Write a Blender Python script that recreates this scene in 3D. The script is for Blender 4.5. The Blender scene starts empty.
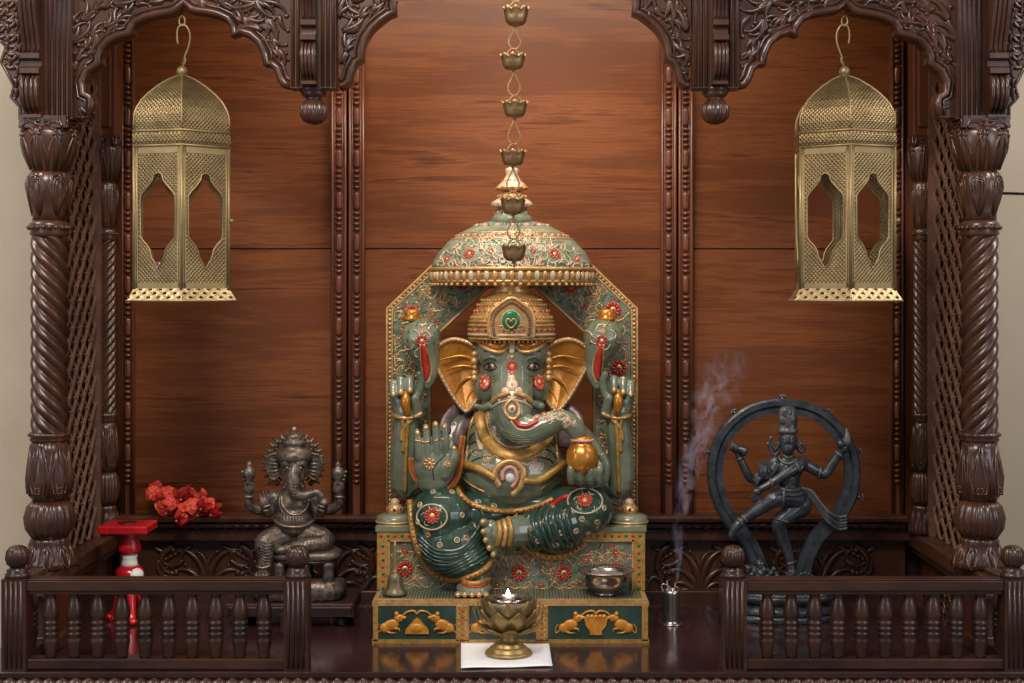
import bpy, math, random
from mathutils import Vector, Matrix, geometry
from mathutils.bvhtree import BVHTree
R_ = random.Random(7)
PI = math.pi
C = bpy.context.scene.collection
F = 1485.0; CX = 514.5; HZ = 290.0; ZE = 0.764; CAMY = -3.0
def S(Y): return (Y - CAMY) / F
def P(px, py, Y): s = S(Y); return Vector(((px - CX) * s, Y, ZE - (py - HZ) * s))

# ------------------------------------------------------------------ materials
MATS = {}
def node_mat(name):
    m = bpy.data.materials.new(name); m.use_nodes = True
    nt = m.node_tree; b = nt.nodes['Principled BSDF']; MATS[name] = m
    return m, nt, b
def L(nt, a, b): nt.links.new(a, b)
def noise(nt, scale, detail=4, rough=.55, vec=None, dist=0):
    n = nt.nodes.new('ShaderNodeTexNoise'); n.inputs['Scale'].default_value = scale
    n.inputs['Detail'].default_value = detail; n.inputs['Roughness'].default_value = rough; n.inputs['Distortion'].default_value = dist
    if vec: L(nt, vec, n.inputs['Vector'])
    return n
def coords(nt, scale=(1, 1, 1)):
    t = nt.nodes.new('ShaderNodeTexCoord'); mp = nt.nodes.new('ShaderNodeMapping'); mp.inputs['Scale'].default_value = scale
    L(nt, t.outputs['Object'], mp.inputs['Vector']); return mp.outputs['Vector']
def ramp(nt, fac, stops):
    r = nt.nodes.new('ShaderNodeValToRGB'); el = r.color_ramp.elements
    while len(el) < len(stops): el.new(.5)
    for e, (p, c) in zip(el, stops): e.position = p; e.color = (*c, 1)
    L(nt, fac, r.inputs['Fac']); return r.outputs['Color']
def bump(nt, b, h, strength, dist=.002):
    bp = nt.nodes.new('ShaderNodeBump'); bp.inputs['Strength'].default_value = strength; bp.inputs['Distance'].default_value = dist
    L(nt, h, bp.inputs['Height']); L(nt, bp.outputs['Normal'], b.inputs['Normal'])
def surf(name, c1, c2, rough=.4, metal=0., scale=40, vs=(1, 1, 1), bmp=.2, coat=0., dist=0., stops=(.3, .7), c3=None, spec=.5, detail=5):
    m, nt, b = node_mat(name); v = coords(nt, vs); n = noise(nt, scale, detail, .6, v, dist)
    st = [(stops[0], c1), (stops[1], c2)]
    if c3: st.append((min(.98, stops[1] + .12), c3))
    L(nt, ramp(nt, n.outputs['Fac'], st), b.inputs['Base Color'])
    b.inputs['Roughness'].default_value = rough; b.inputs['Metallic'].default_value = metal
    b.inputs['Coat Weight'].default_value = coat; b.inputs['Coat Roughness'].default_value = .15
    b.inputs['Specular IOR Level'].default_value = spec
    if bmp: bump(nt, b, n.outputs['Fac'], bmp)
    return m
surf('carved_wood', (.028, .010, .0055), (.088, .033, .017), .30, scale=18, vs=(1, 1, .35), bmp=.3, spec=.6)
surf('lattice_wood', (.085, .040, .028), (.17, .088, .064), .36, scale=18, bmp=.2, spec=.6)
surf('mould_wood', (.07, .022, .010), (.17, .055, .025), .30, scale=22, vs=(1, 1, .12), bmp=.15)
surf('dark_wood', (.014, .007, .005), (.03, .014, .010), .38, scale=20, bmp=.15)
surf('rail_wood', (.018, .008, .005), (.062, .025, .014), .30, scale=20, vs=(.4, 1, 1), bmp=.15)
def panel_wood(name, off):
    m, nt, b = node_mat(name)
    t = nt.nodes.new('ShaderNodeTexCoord'); mp = nt.nodes.new('ShaderNodeMapping')
    mp.inputs['Scale'].default_value = (1.0, 1, 11); mp.inputs['Location'].default_value = off
    L(nt, t.outputs['Object'], mp.inputs['Vector'])
    n1 = noise(nt, 1.15, 7, .6, mp.outputs['Vector'], 1.6)
    mp2 = nt.nodes.new('ShaderNodeMapping'); mp2.inputs['Scale'].default_value = (3, 1, 90); L(nt, t.outputs['Object'], mp2.inputs['Vector'])
    n2 = noise(nt, 2.2, 6, .7, mp2.outputs['Vector'], .3)
    mx = nt.nodes.new('ShaderNodeMath'); mx.operation = 'MULTIPLY_ADD'; mx.inputs[1].default_value = .62
    L(nt, n2.outputs['Fac'], mx.inputs[0]); L(nt, n1.outputs['Fac'], mx.inputs[2])
    c = ramp(nt, mx.outputs[0], [(.52, (.036, .009, .0035)), (.63, (.098, .027, .008)), (.74, (.185, .058, .017)), (.90, (.120, .035, .010))])
    L(nt, c, b.inputs['Base Color']); b.inputs['Roughness'].default_value = .38; b.inputs['Specular IOR Level'].default_value = .28
    bump(nt, b, n2.outputs['Fac'], .12)
panel_wood('panel_wood_a', (0, 0, 0)); panel_wood('panel_wood_b', (3.1, 1, 7.7)); panel_wood('panel_wood_c', (8.3, 2, 3.1))
surf('deck_varnish', (.020, .008, .009), (.050, .020, .020), .16, scale=9, vs=(1, .5, 1), bmp=.04, coat=.6)
surf('wall_paint', (.52, .43, .31), (.62, .52, .39), .8, scale=2.5, bmp=.05)
surf('floor_stone', (.12, .11, .10), (.18, .16, .14), .5, scale=6, bmp=.05)
surf('brass_cup', (.30, .17, .07), (.50, .32, .16), .36, .75, 60, bmp=.1)
surf('brass_lamp', (.26, .17, .06), (.42, .29, .11), .38, .6, 40, bmp=.1)
surf('brass_dark', (.10, .075, .045), (.20, .15, .085), .42, .55, 40, bmp=.1)
surf('steel', (.30, .26, .23), (.48, .43, .39), .26, .95, 90, bmp=.12)
surf('bronze_grey', (.035, .027, .022), (.20, .155, .12), .36, .45, 70, bmp=.8)
surf('bronze_worn', (.22, .15, .09), (.34, .25, .17), .34, .65, 60, bmp=.3)
surf('black_bronze', (.022, .026, .031), (.075, .084, .095), .30, .4, 45, bmp=.4)
surf('black_bronze_worn', (.06, .06, .062), (.12, .115, .11), .42, .4, 70, bmp=.3)
surf('jade', (.092, .112, .068), (.215, .235, .165), .24, scale=16, bmp=.06, coat=.3)
surf('jade_dark', (.012, .032, .022), (.040, .080, .056), .22, scale=12, bmp=.06, coat=.4)
surf('jade_field', (.078, .094, .062), (.21, .225, .165), .32, scale=55, bmp=.25)
surf('jade_pale', (.13, .15, .10), (.27, .29, .21), .28, scale=45, bmp=.2)
surf('gold', (.42, .22, .065), (.74, .46, .20), .32, .45, 70, bmp=.25)
surf('gold_ochre', (.30, .155, .03), (.56, .32, .085), .4, .3, 90, bmp=.3)
surf('gold_orange', (.34, .12, .012), (.62, .27, .04), .25, .4, 22, bmp=.3, dist=1)
surf('cream', (.46, .33, .20), (.66, .52, .35), .35, .1, 60, bmp=.2)
surf('pink_cream', (.50, .20, .14), (.66, .40, .28), .35, 0, 60, bmp=.2)
surf('red_paint', (.36, .014, .012), (.52, .04, .02), .3, scale=60, bmp=.1)
surf('green_paint', (.006, .10, .03), (.012, .17, .06), .3, scale=60, bmp=.1)
surf('lavender', (.09, .06, .06), (.22, .16, .17), .35, .1, 60, bmp=.2)
surf('orange_relief', (.46, .16, .012), (.66, .30, .04), .4, .1, 60, bmp=.3)
surf('white_paint', (.62, .60, .58), (.75, .74, .72), .35, scale=30, bmp=.05)
surf('eye_dark', (.01, .01, .01), (.02, .018, .016), .15, scale=30, bmp=0)
surf('red_stand', (.42, .006, .010), (.56, .012, .016), .25, scale=12, bmp=.05, coat=.5, stops=(.45, .62))
surf('petal_red', (.70, .035, .02), (.92, .11, .06), .55, scale=25, bmp=.1)
surf('petal_deep', (.30, .006, .006), (.55, .018, .012), .5, scale=25, bmp=.1)
surf('napkin', (.72, .72, .74), (.82, .82, .84), .85, scale=60, bmp=.2)
surf('ash_stick', (.20, .15, .09), (.3, .24, .16), .7, scale=60, bmp=.1)
surf('grain', (.20, .16, .12), (.34, .29, .22), .6, .3, scale=220, bmp=1.)
m, nt, b = node_mat('flame'); b.inputs['Emission Color'].default_value = (1, .78, .62, 1); b.inputs['Emission Strength'].default_value = 14; b.inputs['Base Color'].default_value = (1, .8, .6, 1)
# speckled tumbler
m, nt, b = node_mat('speckle_glass'); v = nt.nodes.new('ShaderNodeTexVoronoi'); v.inputs['Scale'].default_value = 110
L(nt, coords(nt), v.inputs['Vector'])
L(nt, ramp(nt, v.outputs['Distance'], [(.30, (.85, .82, .85)), (.42, (.20, .10, .13))]), b.inputs['Base Color']); b.inputs['Roughness'].default_value = .2
# pierced brass sheet, u/v in metres
def pierced(name, ku, kv, thr, c1, c2):
    m, nt, b = node_mat(name)
    uv = nt.nodes.new('ShaderNodeUVMap'); sp = nt.nodes.new('ShaderNodeSeparateXYZ'); L(nt, uv.outputs['UV'], sp.inputs['Vector'])
    def wave(sock, k):
        a = nt.nodes.new('ShaderNodeMath'); a.operation = 'MULTIPLY'; a.inputs[1].default_value = k; L(nt, sock, a.inputs[0])
        c = nt.nodes.new('ShaderNodeMath'); c.operation = 'SINE'; L(nt, a.outputs[0], c.inputs[0]); return c.outputs[0]
    w1, w2 = wave(sp.outputs['X'], ku), wave(sp.outputs['Y'], kv)
    ml = nt.nodes.new('ShaderNodeMath'); ml.operation = 'MULTIPLY'; L(nt, w1, ml.inputs[0]); L(nt, w2, ml.inputs[1])
    gt = nt.nodes.new('ShaderNodeMath'); gt.operation = 'GREATER_THAN'; gt.inputs[1].default_value = thr; L(nt, ml.outputs[0], gt.inputs[0])
    n = noise(nt, 14, 4, .6, coords(nt)); L(nt, ramp(nt, n.outputs['Fac'], [(.35, c1), (.7, c2)]), b.inputs['Base Color'])
    b.inputs['Metallic'].default_value = .75; b.inputs['Roughness'].default_value = .42
    bump(nt, b, ml.outputs[0], .5, .001)
    tr = nt.nodes.new('ShaderNodeBsdfTransparent'); mx = nt.nodes.new('ShaderNodeMixShader')
    L(nt, gt.outputs[0], mx.inputs['Fac']); L(nt, b.outputs[0], mx.inputs[1]); L(nt, tr.outputs[0], mx.inputs[2])
    L(nt, mx.outputs[0], nt.nodes['Material Output'].inputs['Surface'])
pierced('pierced_brass', 680, 680, .55, (.19, .13, .06), (.33, .235, .11))
pierced('pierced_flange', 260, 300, .42, (.27, .20, .10), (.40, .31, .17))
surf('lantern_brass', (.22, .155, .07), (.36, .26, .12), .45, .6, 14, bmp=.1)
# smoke: very thin pale veil, denser in its middle and broken up by noise (u across, v along)
m = bpy.data.materials.new('smoke'); m.use_nodes = True; MATS['smoke'] = m; nt = m.node_tree; nt.nodes.clear()
out = nt.nodes.new('ShaderNodeOutputMaterial'); df = nt.nodes.new('ShaderNodeBsdfDiffuse'); df.inputs['Color'].default_value = (.62, .62, .80, 1)
tl_ = nt.nodes.new('ShaderNodeBsdfTranslucent'); tl_.inputs['Color'].default_value = (.62, .62, .80, 1); ad = nt.nodes.new('ShaderNodeMixShader'); L(nt, df.outputs[0], ad.inputs[1]); L(nt, tl_.outputs[0], ad.inputs[2])
tr = nt.nodes.new('ShaderNodeBsdfTransparent'); mx = nt.nodes.new('ShaderNodeMixShader'); L(nt, tr.outputs[0], mx.inputs[1]); L(nt, ad.outputs[0], mx.inputs[2])
uv = nt.nodes.new('ShaderNodeUVMap'); sp = nt.nodes.new('ShaderNodeSeparateXYZ'); L(nt, uv.outputs['UV'], sp.inputs['Vector'])
def mth(op, a, b=None, **k):
    n = nt.nodes.new('ShaderNodeMath'); n.operation = op; n.use_clamp = k.get('clamp', False)
    for i_, q in enumerate((a, b)):
        if q is None: continue
        if isinstance(q, (int, float)): n.inputs[i_].default_value = q
        else: L(nt, q, n.inputs[i_])
    return n.outputs[0]
su = mth('SINE', mth('MULTIPLY', sp.outputs['X'], PI)); sv = mth('SINE', mth('MULTIPLY', sp.outputs['Y'], PI))
n = noise(nt, 22, 5, .65, coords(nt, (1, 1, .5)), 1.6)
nn_ = mth('MULTIPLY', mth('SUBTRACT', n.outputs['Fac'], .42), 2.6, clamp=True)
L(nt, mth('MULTIPLY', mth('MULTIPLY', mth('POWER', su, 1.6), mth('POWER', sv, .5)), mth('MULTIPLY', nn_, .42)), mx.inputs['Fac']); L(nt, mx.outputs[0], out.inputs['Surface'])

# ------------------------------------------------------------------ mesh builder
class MB:
    def __init__(s): s.v = []; s.f = []; s.mi = []; s.sm = []; s.uv = []; s.mats = []
    def mat(s, name):
        if name not in s.mats: s.mats.append(name)
        return s.mats.index(name)
    def add(s, vs, fs, mat, smooth=True, uv=None):
        o = len(s.v); s.v += [Vector(v) for v in vs]; k = s.mat(mat)
        s.uv += list(uv) if uv else [(0, 0)] * len(vs)
        for f in fs: s.f.append(tuple(i + o for i in f)); s.mi.append(k); s.sm.append(smooth)
        return s
    def add_mesh(s, me, mat): return s.add([v.co.copy() for v in me.vertices], [tuple(p.vertices) for p in me.polygons], mat)
    def mesh(s, name, off=Vector((0, 0, 0))):
        me = bpy.data.meshes.new(name); me.from_pydata([v - off for v in s.v], [], s.f)
        for k in s.mats: me.materials.append(MATS[k])
        me.polygons.foreach_set('material_index', s.mi); me.polygons.foreach_set('use_smooth', s.sm)
        if any(u != (0, 0) for u in s.uv):
            ul = me.uv_layers.new(name='UVMap')
            for l in me.loops: ul.data[l.index].uv = s.uv[l.vertex_index]
        me.update(); return me
    def build(s, name, parent=None, label=None, bevel=0):
        off = Vector((0, 0, 0)); p = parent
        while p: off = off + p.location; p = p.parent
        o = bpy.data.objects.new(name, s.mesh(name, off)); C.objects.link(o)
        if parent: o.parent = parent
        if label: o['label'] = label
        if bevel:
            b = o.modifiers.new('bevel', 'BEVEL'); b.width = bevel; b.segments = 2; b.limit_method = 'ANGLE'; b.angle_limit = math.radians(40)
        return o
def empty(name, loc, label, cat, group=None):
    o = bpy.data.objects.new(name, None); C.objects.link(o); o.location = loc; o.empty_display_size = .05
    o['label'] = label; o['category'] = cat
    if group: o['group'] = group
    return o
def tag(o, label=None, cat=None, group=None, kind=None):
    for k, v in (('label', label), ('category', cat), ('group', group), ('kind', kind)):
        if v: o[k] = v
    return o
def rebase(o, loc):       # move a top-level mesh's origin to its base
    loc = Vector(loc)
    for v in o.data.vertices: v.co -= loc
    o.location = loc; return o
def copy_tree(o, parent=None):
    c = o.copy(); C.objects.link(c); c.parent = parent
    for ch in list(o.children): copy_tree(ch, c)
    return c

def box(mb, x0, x1, y0, y1, z0, z1, mat):
    x0, x1 = min(x0, x1), max(x0, x1); z0, z1 = min(z0, z1), max(z0, z1)
    v = [(x, y, z) for z in (z0, z1) for y in (y0, y1) for x in (x0, x1)]
    return mb.add(v, [(0, 2, 3, 1), (4, 5, 7, 6), (0, 1, 5, 4), (2, 6, 7, 3), (0, 4, 6, 2), (1, 3, 7, 5)], mat, False)
def pbox(mb, px0, px1, py0, py1, Y0, Y1, mat):     # front face placed at depth Y0
    a, b = P(px0, py0, Y0), P(px1, py1, Y0); return box(mb, a.x, b.x, Y0, Y1, a.z, b.z, mat)
def catmull(pts, n=6, closed=False):
    pts = [tuple(p) for p in pts]; out = []; m = len(pts)
    rng = range(m if closed else m - 1)
    for i in rng:
        if closed: p0, p1, p2, p3 = pts[(i - 1) % m], pts[i], pts[(i + 1) % m], pts[(i + 2) % m]
        else: p0, p1, p2, p3 = pts[max(i - 1, 0)], pts[i], pts[i + 1], pts[min(i + 2, m - 1)]
        for k in range(n):
            t = k / n
            out.append(tuple(.5 * (2 * b + (c - a) * t + (2 * a - 5 * b + 4 * c - d) * t * t + (3 * b - a - 3 * c + d) * t ** 3) for a, b, c, d in zip(p0, p1, p2, p3)))
    if not closed: out.append(pts[-1])
    return out
def tube(mb, pts, rad, mat, n=8, flat=1., closed=False, up=None, twist=None):
    """sweep a round (or flattened: 'flat' scales the world-Y/up offset) section along pts"""
    pts = [Vector(p) for p in pts]; m = len(pts)
    if m < 2: return mb
    if not hasattr(rad, '__len__'): rad = [rad] * m
    T = []
    for i in range(m):
        a = pts[(i - 1) % m] if closed else pts[max(i - 1, 0)]; b = pts[(i + 1) % m] if closed else pts[min(i + 1, m - 1)]
        d = b - a; T.append(d.normalized() if d.length > 1e-9 else (T[-1] if T else Vector((0, 0, 1))))
    upv = Vector(up) if up is not None else Vector((0, 1, 0))
    vs = []; N = None
    for i in range(m):
        t = T[i]; u = upv - t * upv.dot(t)
        if up is None and N is not None: u = N - t * N.dot(t)
        if u.length < 1e-4: u = t.orthogonal()
        u.normalize(); N = u; w = t.cross(u)
        for k in range(n):
            a = 2 * PI * k / n + (twist * i if twist else 0)
            vs.append(pts[i] + (w * math.cos(a) + u * math.sin(a) * flat) * rad[i])
    fs = []
    for i in range(m if closed else m - 1):
        j = (i + 1) % m
        for k in range(n): fs.append((i * n + k, i * n + (k + 1) % n, j * n + (k + 1) % n, j * n + k))
    if not closed:
        fs.append(tuple(reversed(range(n)))); fs.append(tuple(range((m - 1) * n, m * n)))
    return mb.add(vs, fs, mat)
def lathe(mb, prof, c, mat, n=32, mod=None, axis='Z', smooth=True, rot=0.):
    """prof: (r, h) list bottom->top or any order, c: origin; mod(theta,h,r)->r"""
    c = Vector(c); vs = []
    for (r, h) in prof:
        for k in range(n):
            a = 2 * PI * k / n + rot; q = mod(a, h, r) if mod else r
            if axis == 'Z': vs.append(c + Vector((q * math.cos(a), q * math.sin(a), h)))
            elif axis == 'X': vs.append(c + Vector((h, q * math.cos(a), q * math.sin(a))))
            else: vs.append(c + Vector((q * math.cos(a), h, q * math.sin(a))))
    m = len(prof); fs = []
    for i in range(m - 1):
        for k in range(n):
            fs.append((i * n + k, i * n + (k + 1) % n, (i + 1) * n + (k + 1) % n, (i + 1) * n + k))
    fs.append(tuple(reversed(range(n)))); fs.append(tuple(range((m - 1) * n, m * n)))
    return mb.add(vs, fs, mat, smooth)
def ell(mb, c, r, mat, nu=14, nv=9, rot=None):
    c = Vector(c); vs = []; fs = []
    if not hasattr(r, '__len__'): r = (r, r, r)
    M = rot if rot is not None else Matrix.Identity(3)
    vs.append(c + M @ Vector((0, 0, -r[2])))
    for i in range(1, nv):
        ph = -PI / 2 + PI * i / nv
        for k in range(nu):
            a = 2 * PI * k / nu; vs.append(c + M @ Vector((r[0] * math.cos(ph) * math.cos(a), r[1] * math.cos(ph) * math.sin(a), r[2] * math.sin(ph))))
    vs.append(c + M @ Vector((0, 0, r[2]))); e = len(vs) - 1
    for k in range(nu): fs.append((0, 1 + (k + 1) % nu, 1 + k)); fs.append((e, e - nu + k, e - nu + (k + 1) % nu))
    for i in range(nv - 2):
        for k in range(nu):
            a = 1 + i * nu; fs.append((a + k, a + (k + 1) % nu, a + nu + (k + 1) % nu, a + nu + k))
    return mb.add(vs, fs, mat)
def limb(mb, pts, mat='jade', n=12):       # pts (px,py,Y,rpx): tapered capsule chain
    q = catmull(pts, 4)
    tube(mb, [P(*p[:3]) for p in q], [p[3] * S(p[2]) for p in q], mat, n)
    for p in (q[0], q[-1]): ell(mb, P(*p[:3]), p[3] * S(p[2]), mat, 12, 8)
    return mb
def blob(mb, px, py, Y, rx, rz, ry, mat='jade', ang=0.):    # radii in px; ang = rotation in the facing plane
    s = S(Y); return ell(mb, P(px, py, Y), (rx * s, ry * s, rz * s), mat, 20, 12, Matrix.Rotation(ang, 3, 'Y'))
def slab(mb, outer, holes, Yf, th, mat, pix=True, side=None, edge=None):
    """extruded plate in the facing plane: outline in pixels at depth Yf (number or function of px)"""
    loops = [outer] + list(holes); flat = [p for l in loops for p in l]
    tris = geometry.tessellate_polygon([[Vector((p[0], -p[1], 0)) for p in l] for l in loops])
    yf = Yf if callable(Yf) else (lambda a, b=None: Yf)
    y0 = Yf if not callable(Yf) else yf(*outer[0])
    def mp(p, d):
        Y = yf(*p) if callable(Yf) else Yf
        q = P(p[0], p[1], Y) if pix else Vector((p[0], Y, p[1])); q.y += d; return q
    n = len(flat); vs = [mp(p, 0) for p in flat] + [mp(p, th) for p in flat]
    fs = []
    for t in tris: fs.append(tuple(t)); fs.append(tuple(n + i for i in reversed(t)))
    mb.add(vs, fs, mat, False)
    vs = []; fs = []; 
    for l in loops:
        o = len(vs); m = len(l)
        vs += [mp(p, 0) for p in l] + [mp(p, th) for p in l]
        for i in range(m): j = (i + 1) % m; fs.append((o + i, o + j, o + m + j, o + m + i))
    return mb.add(vs, fs, side or mat, False)
def bake(mb, voxel, it=3, fac=.5):
    me = mb.mesh('tmp'); o = bpy.data.objects.new('tmp', me); C.objects.link(o)
    r = o.modifiers.new('r', 'REMESH'); r.mode = 'VOXEL'; r.voxel_size = voxel; r.use_smooth_shade = True
    if it: s = o.modifiers.new('s', 'SMOOTH'); s.factor = fac; s.iterations = it
    dg = bpy.context.evaluated_depsgraph_get(); dg.update()
    out = bpy.data.meshes.new_from_object(o.evaluated_get(dg)); bpy.data.objects.remove(o)
    return out
def tree(me): return BVHTree.FromPolygons([v.co.copy() for v in me.vertices], [tuple(p.vertices) for p in me.polygons])
EYE = Vector((0, CAMY, ZE))
def hit(bvh, px, py, lift=0.):
    d = (P(px, py, .3) - EYE).normalized(); h = bvh.ray_cast(EYE, d)
    if h[0] is None: return None, None
    n = h[1]
    if n.dot(d) > 0: n = -n
    return h[0] + n * lift, n
def pstroke(mb, bvh, pts, r, mat, n=6, taper=False, flat=1., lift=.3, sm=5, closed=False):
    q = catmull(pts, sm, closed); run = []; rs = []; m = len(q)
    def flush():
        if len(run) > 1: tube(mb, run, rs, mat, n, flat, closed and len(run) == m)
        run.clear(); rs.clear()
    for i, p in enumerate(q):
        k = r * (p[2] if len(p) > 2 else 1.)
        if taper: k *= .25 + .75 * math.sin(PI * min(1, (i + .6) / m)) ** .7
        l, nn = hit(bvh, p[0], p[1])
        if l is None or (run and (l - run[-1]).length > .03): flush(); continue
        s = S(l.y); run.append(l + nn * k * s * lift); rs.append(k * s)
    flush(); return mb
def frame_of(n):
    n = n.normalized(); u = Vector((0, 0, 1)) - n * n.z
    if u.length < 1e-3: u = Vector((1, 0, 0))
    u.normalize(); w = u.cross(n); return Matrix((w, n, u)).transposed()
def flower(mb, c, n, r, petals=10, core='green_paint', ring='gold', pet='red_paint', th=.16):
    M = frame_of(n); c = Vector(c)
    for k in range(petals):
        a = 2 * PI * k / petals; d = M @ Vector((math.cos(a), 0, math.sin(a)))
        R3 = M @ Matrix.Rotation(-a, 3, 'Y')
        ell(mb, c + d * r * .68, (r * .34, r * th, r * .20), pet, 8, 5, R3)
        ell(mb, c + M @ Vector((math.cos(a + PI / petals), 0, math.sin(a + PI / petals))) * r * .9, (r * .10,) * 3, ring, 6, 4)
    ell(mb, c, (r * .42, r * th * 1.3, r * .42), ring, 10, 6, M); ell(mb, c + n * r * .1, (r * .22, r * th * 1.3, r * .22), core, 8, 5, M)
def curl(p, ang, ln, k0, k1, n=14):       # clothoid scroll in the plane (px units, y down)
    x, y = p; out = [(x, y)]; ds = ln / n; a = ang
    for i in range(n):
        a += (k0 + (k1 - k0) * (i + .5) / n) * ds; x += math.cos(a) * ds; y += math.sin(a) * ds; out.append((x, y))
    return out
def relief(mb, pts, Y, r0, r1, mat, flat=.7, n=6, bulb=0.):   # tapered carved stroke lying on a plane at depth Y
    m = len(pts); s = S(Y)
    rs = [((r0 + (r1 - r0) * i / (m - 1)) * (.6 + .4 * math.sin(PI * min(1, (i + 1) / m * 1.1)))) * s for i in range(m)]
    tube(mb, [P(p[0], p[1], Y) for p in pts], rs, mat, n, flat, up=(0, 1, 0))
    if bulb: ell(mb, P(*pts[-1], Y), (bulb * s, bulb * s * .8, bulb * s), mat, 8, 6)
def inside(p, poly):
    x, y = p; c = False; n = len(poly)
    for i in range(n):
        x1, y1 = poly[i]; x2, y2 = poly[i - 1]
        if (y1 > y) != (y2 > y) and x < (x2 - x1) * (y - y1) / (y2 - y1) + x1: c = not c
    return c
# ------------------------------------------------------------------ setting
def struct(name, mb):
    o = mb.build(name); o['kind'] = 'structure'; return o
mb = MB(); box(mb, -3.2, 3.2, 1.05, 1.15, -.75, 2.9, 'wall_paint'); struct('wall_back', mb)
mb = MB(); a_ = P(930, 191.5, 1.05); b_ = P(1100, 195.5, 1.05); tube(mb, [a_, b_, b_ + Vector((1.2, 0, -.03))], .0035, 'dark_wood', 6); struct('trim_1', mb)
mb = MB(); box(mb, -3.2, 3.2, -3.6, 1.05, -.80, -.75, 'floor_stone'); struct('floor', mb)

# ------------------------------------------------------------------ shrine
YC, YB, YW = .21, .64, .70            # front column line, back column line, back panel face
shrine = empty('wooden_shrine', (0, .35, -.75), 'large carved dark wooden shrine with twisted columns, lattice sides and scalloped arches', 'shrine')
# base cabinet and deck
mb = MB(); box(mb, -1.07, 1.07, -.02, .76, -.75, -.045, 'dark_wood')
for i in range(4): box(mb, -1.03 + i * .52, -.53 + i * .52, -.034, -.02, -.70, -.09, 'rail_wood')
mb.build('base_cabinet', shrine, bevel=.004)
mb = MB(); box(mb, -1.10, 1.10, -.032, .76, -.012, 0, 'deck_varnish'); mb.build('deck', shrine, bevel=.002)
mb = MB(); box(mb, -1.09, 1.09, -.026, .0, -.045, -.012, 'dark_wood')
prof = [(.0135, x / 400.) for x in range(-436, 437)]
lathe(mb, prof, (0, -.030, -.0275), 'carved_wood', 14, lambda a, h, r: r * (1 + .25 * math.cos(2 * a + h * 240)), 'X')
mb.build('rope_moulding', shrine)
# backing and boards
mb = MB(); box(mb, -1.05, 1.05, .735, .765, 0, 1.62, 'dark_wood'); mb.build('backing_board', shrine)
k = 0
for (a, b) in ((135, 331), (365, 662), (692, 891)):
    for (t, u) in ((-60, 248.4), (249.6, 530)):
        mb = MB(); pbox(mb, a - 6, b + 6, t, u, YW, .735, ['panel_wood_a', 'panel_wood_b', 'panel_wood_c'][k % 3]); k += 1
        mb.build('back_panel', shrine, bevel=.001)
# plain stiles beside the panels
for a, b in ((88, 121), (905, 940)): mb = MB(); pbox(mb, a, b, -60, 535, .685, .735, 'mould_wood'); pbox(mb, a + 10, b - 12, -60, 535, .678, .69, 'mould_wood'); mb.build('stile', shrine, bevel=.002)
# beaded mouldings
def beaded(x0, x1, y0=-60, y1=520, phase=0.):
    mb = MB(); Yf = .665; xc = (x0 + x1) / 2; s = S(Yf)
    pbox(mb, x0, x1, y0, y1, .678, YW + .02, 'mould_wood')
    for e in (x0 + 1.4, x1 - 1.4): tube(mb, [P(e, y0, .677), P(e, y1, .677)], 1.6 * s, 'mould_wood', 8)
    for e in (x0 + 3.9, x1 - 3.9): tube(mb, [P(e, y0, .679), P(e, y1, .679)], .9 * s, 'mould_wood', 6)
    y = y0 + phase
    while y < y1 - 42:
        tube(mb, [P(xc, y + j, .676) for j in (0, 1, 3, 15, 17, 18)], [q * s for q in (1.6, 2.9, 3.4, 3.4, 2.9, 1.6)], 'mould_wood', 10, .75, up=(0, 1, 0))
        for j in range(4): ell(mb, P(xc, y + 21.5 + j * 5.3, .675), (3.5 * s, 3.0 * s, 2.1 * s), 'mould_wood', 10, 6)
        y += 42
    return mb.build('beaded_moulding', shrine)
for a, b in ((121, 134), (331, 346.5), (348.5, 364.5), (661, 676.5), (678.5, 693), (891, 904)): beaded(a, b)
# ledge moulding under each panel, with rope bead
for a, b in ((118, 347), (347.5, 679), (679.5, 907)):
    mb = MB(); A, B = P(a, 516, .64), P(b, 516, .64)
    slabp = [(.735, .380), (.640, .380), (.632, .374), (.634, .366), (.655, .362), (.668, .345), (.735, .345)]
    z0 = P(0, 516, .64).z - .380
    vs = [(x, y, z + z0) for x in (A.x, B.x) for (y, z) in slabp]; m7 = len(slabp)
    mb.add(vs, [tuple(range(m7)), tuple(reversed(range(m7, 2 * m7)))] + [(i, (i + 1) % m7, m7 + (i + 1) % m7, m7 + i) for i in range(m7)], 'carved_wood', False)
    nn = int((B.x - A.x) / .004)
    lathe(mb, [(.0085, A.x + (B.x - A.x) * i / nn) for i in range(nn + 1)], (0, .657, z0 + .3545), 'carved_wood', 8, lambda a_, h, r: r * (1 + .25 * math.cos(2 * a_ + h * 260)), 'X')
    mb.build('panel_ledge', shrine)
mb = MB(); pbox(mb, 92, 936, 529, 541, .668, .735, 'carved_wood'); pbox(mb, 92, 936, 591, 601, .672, .735, 'carved_wood')
mb.build('frieze_rail', shrine, bevel=.003)
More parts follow.
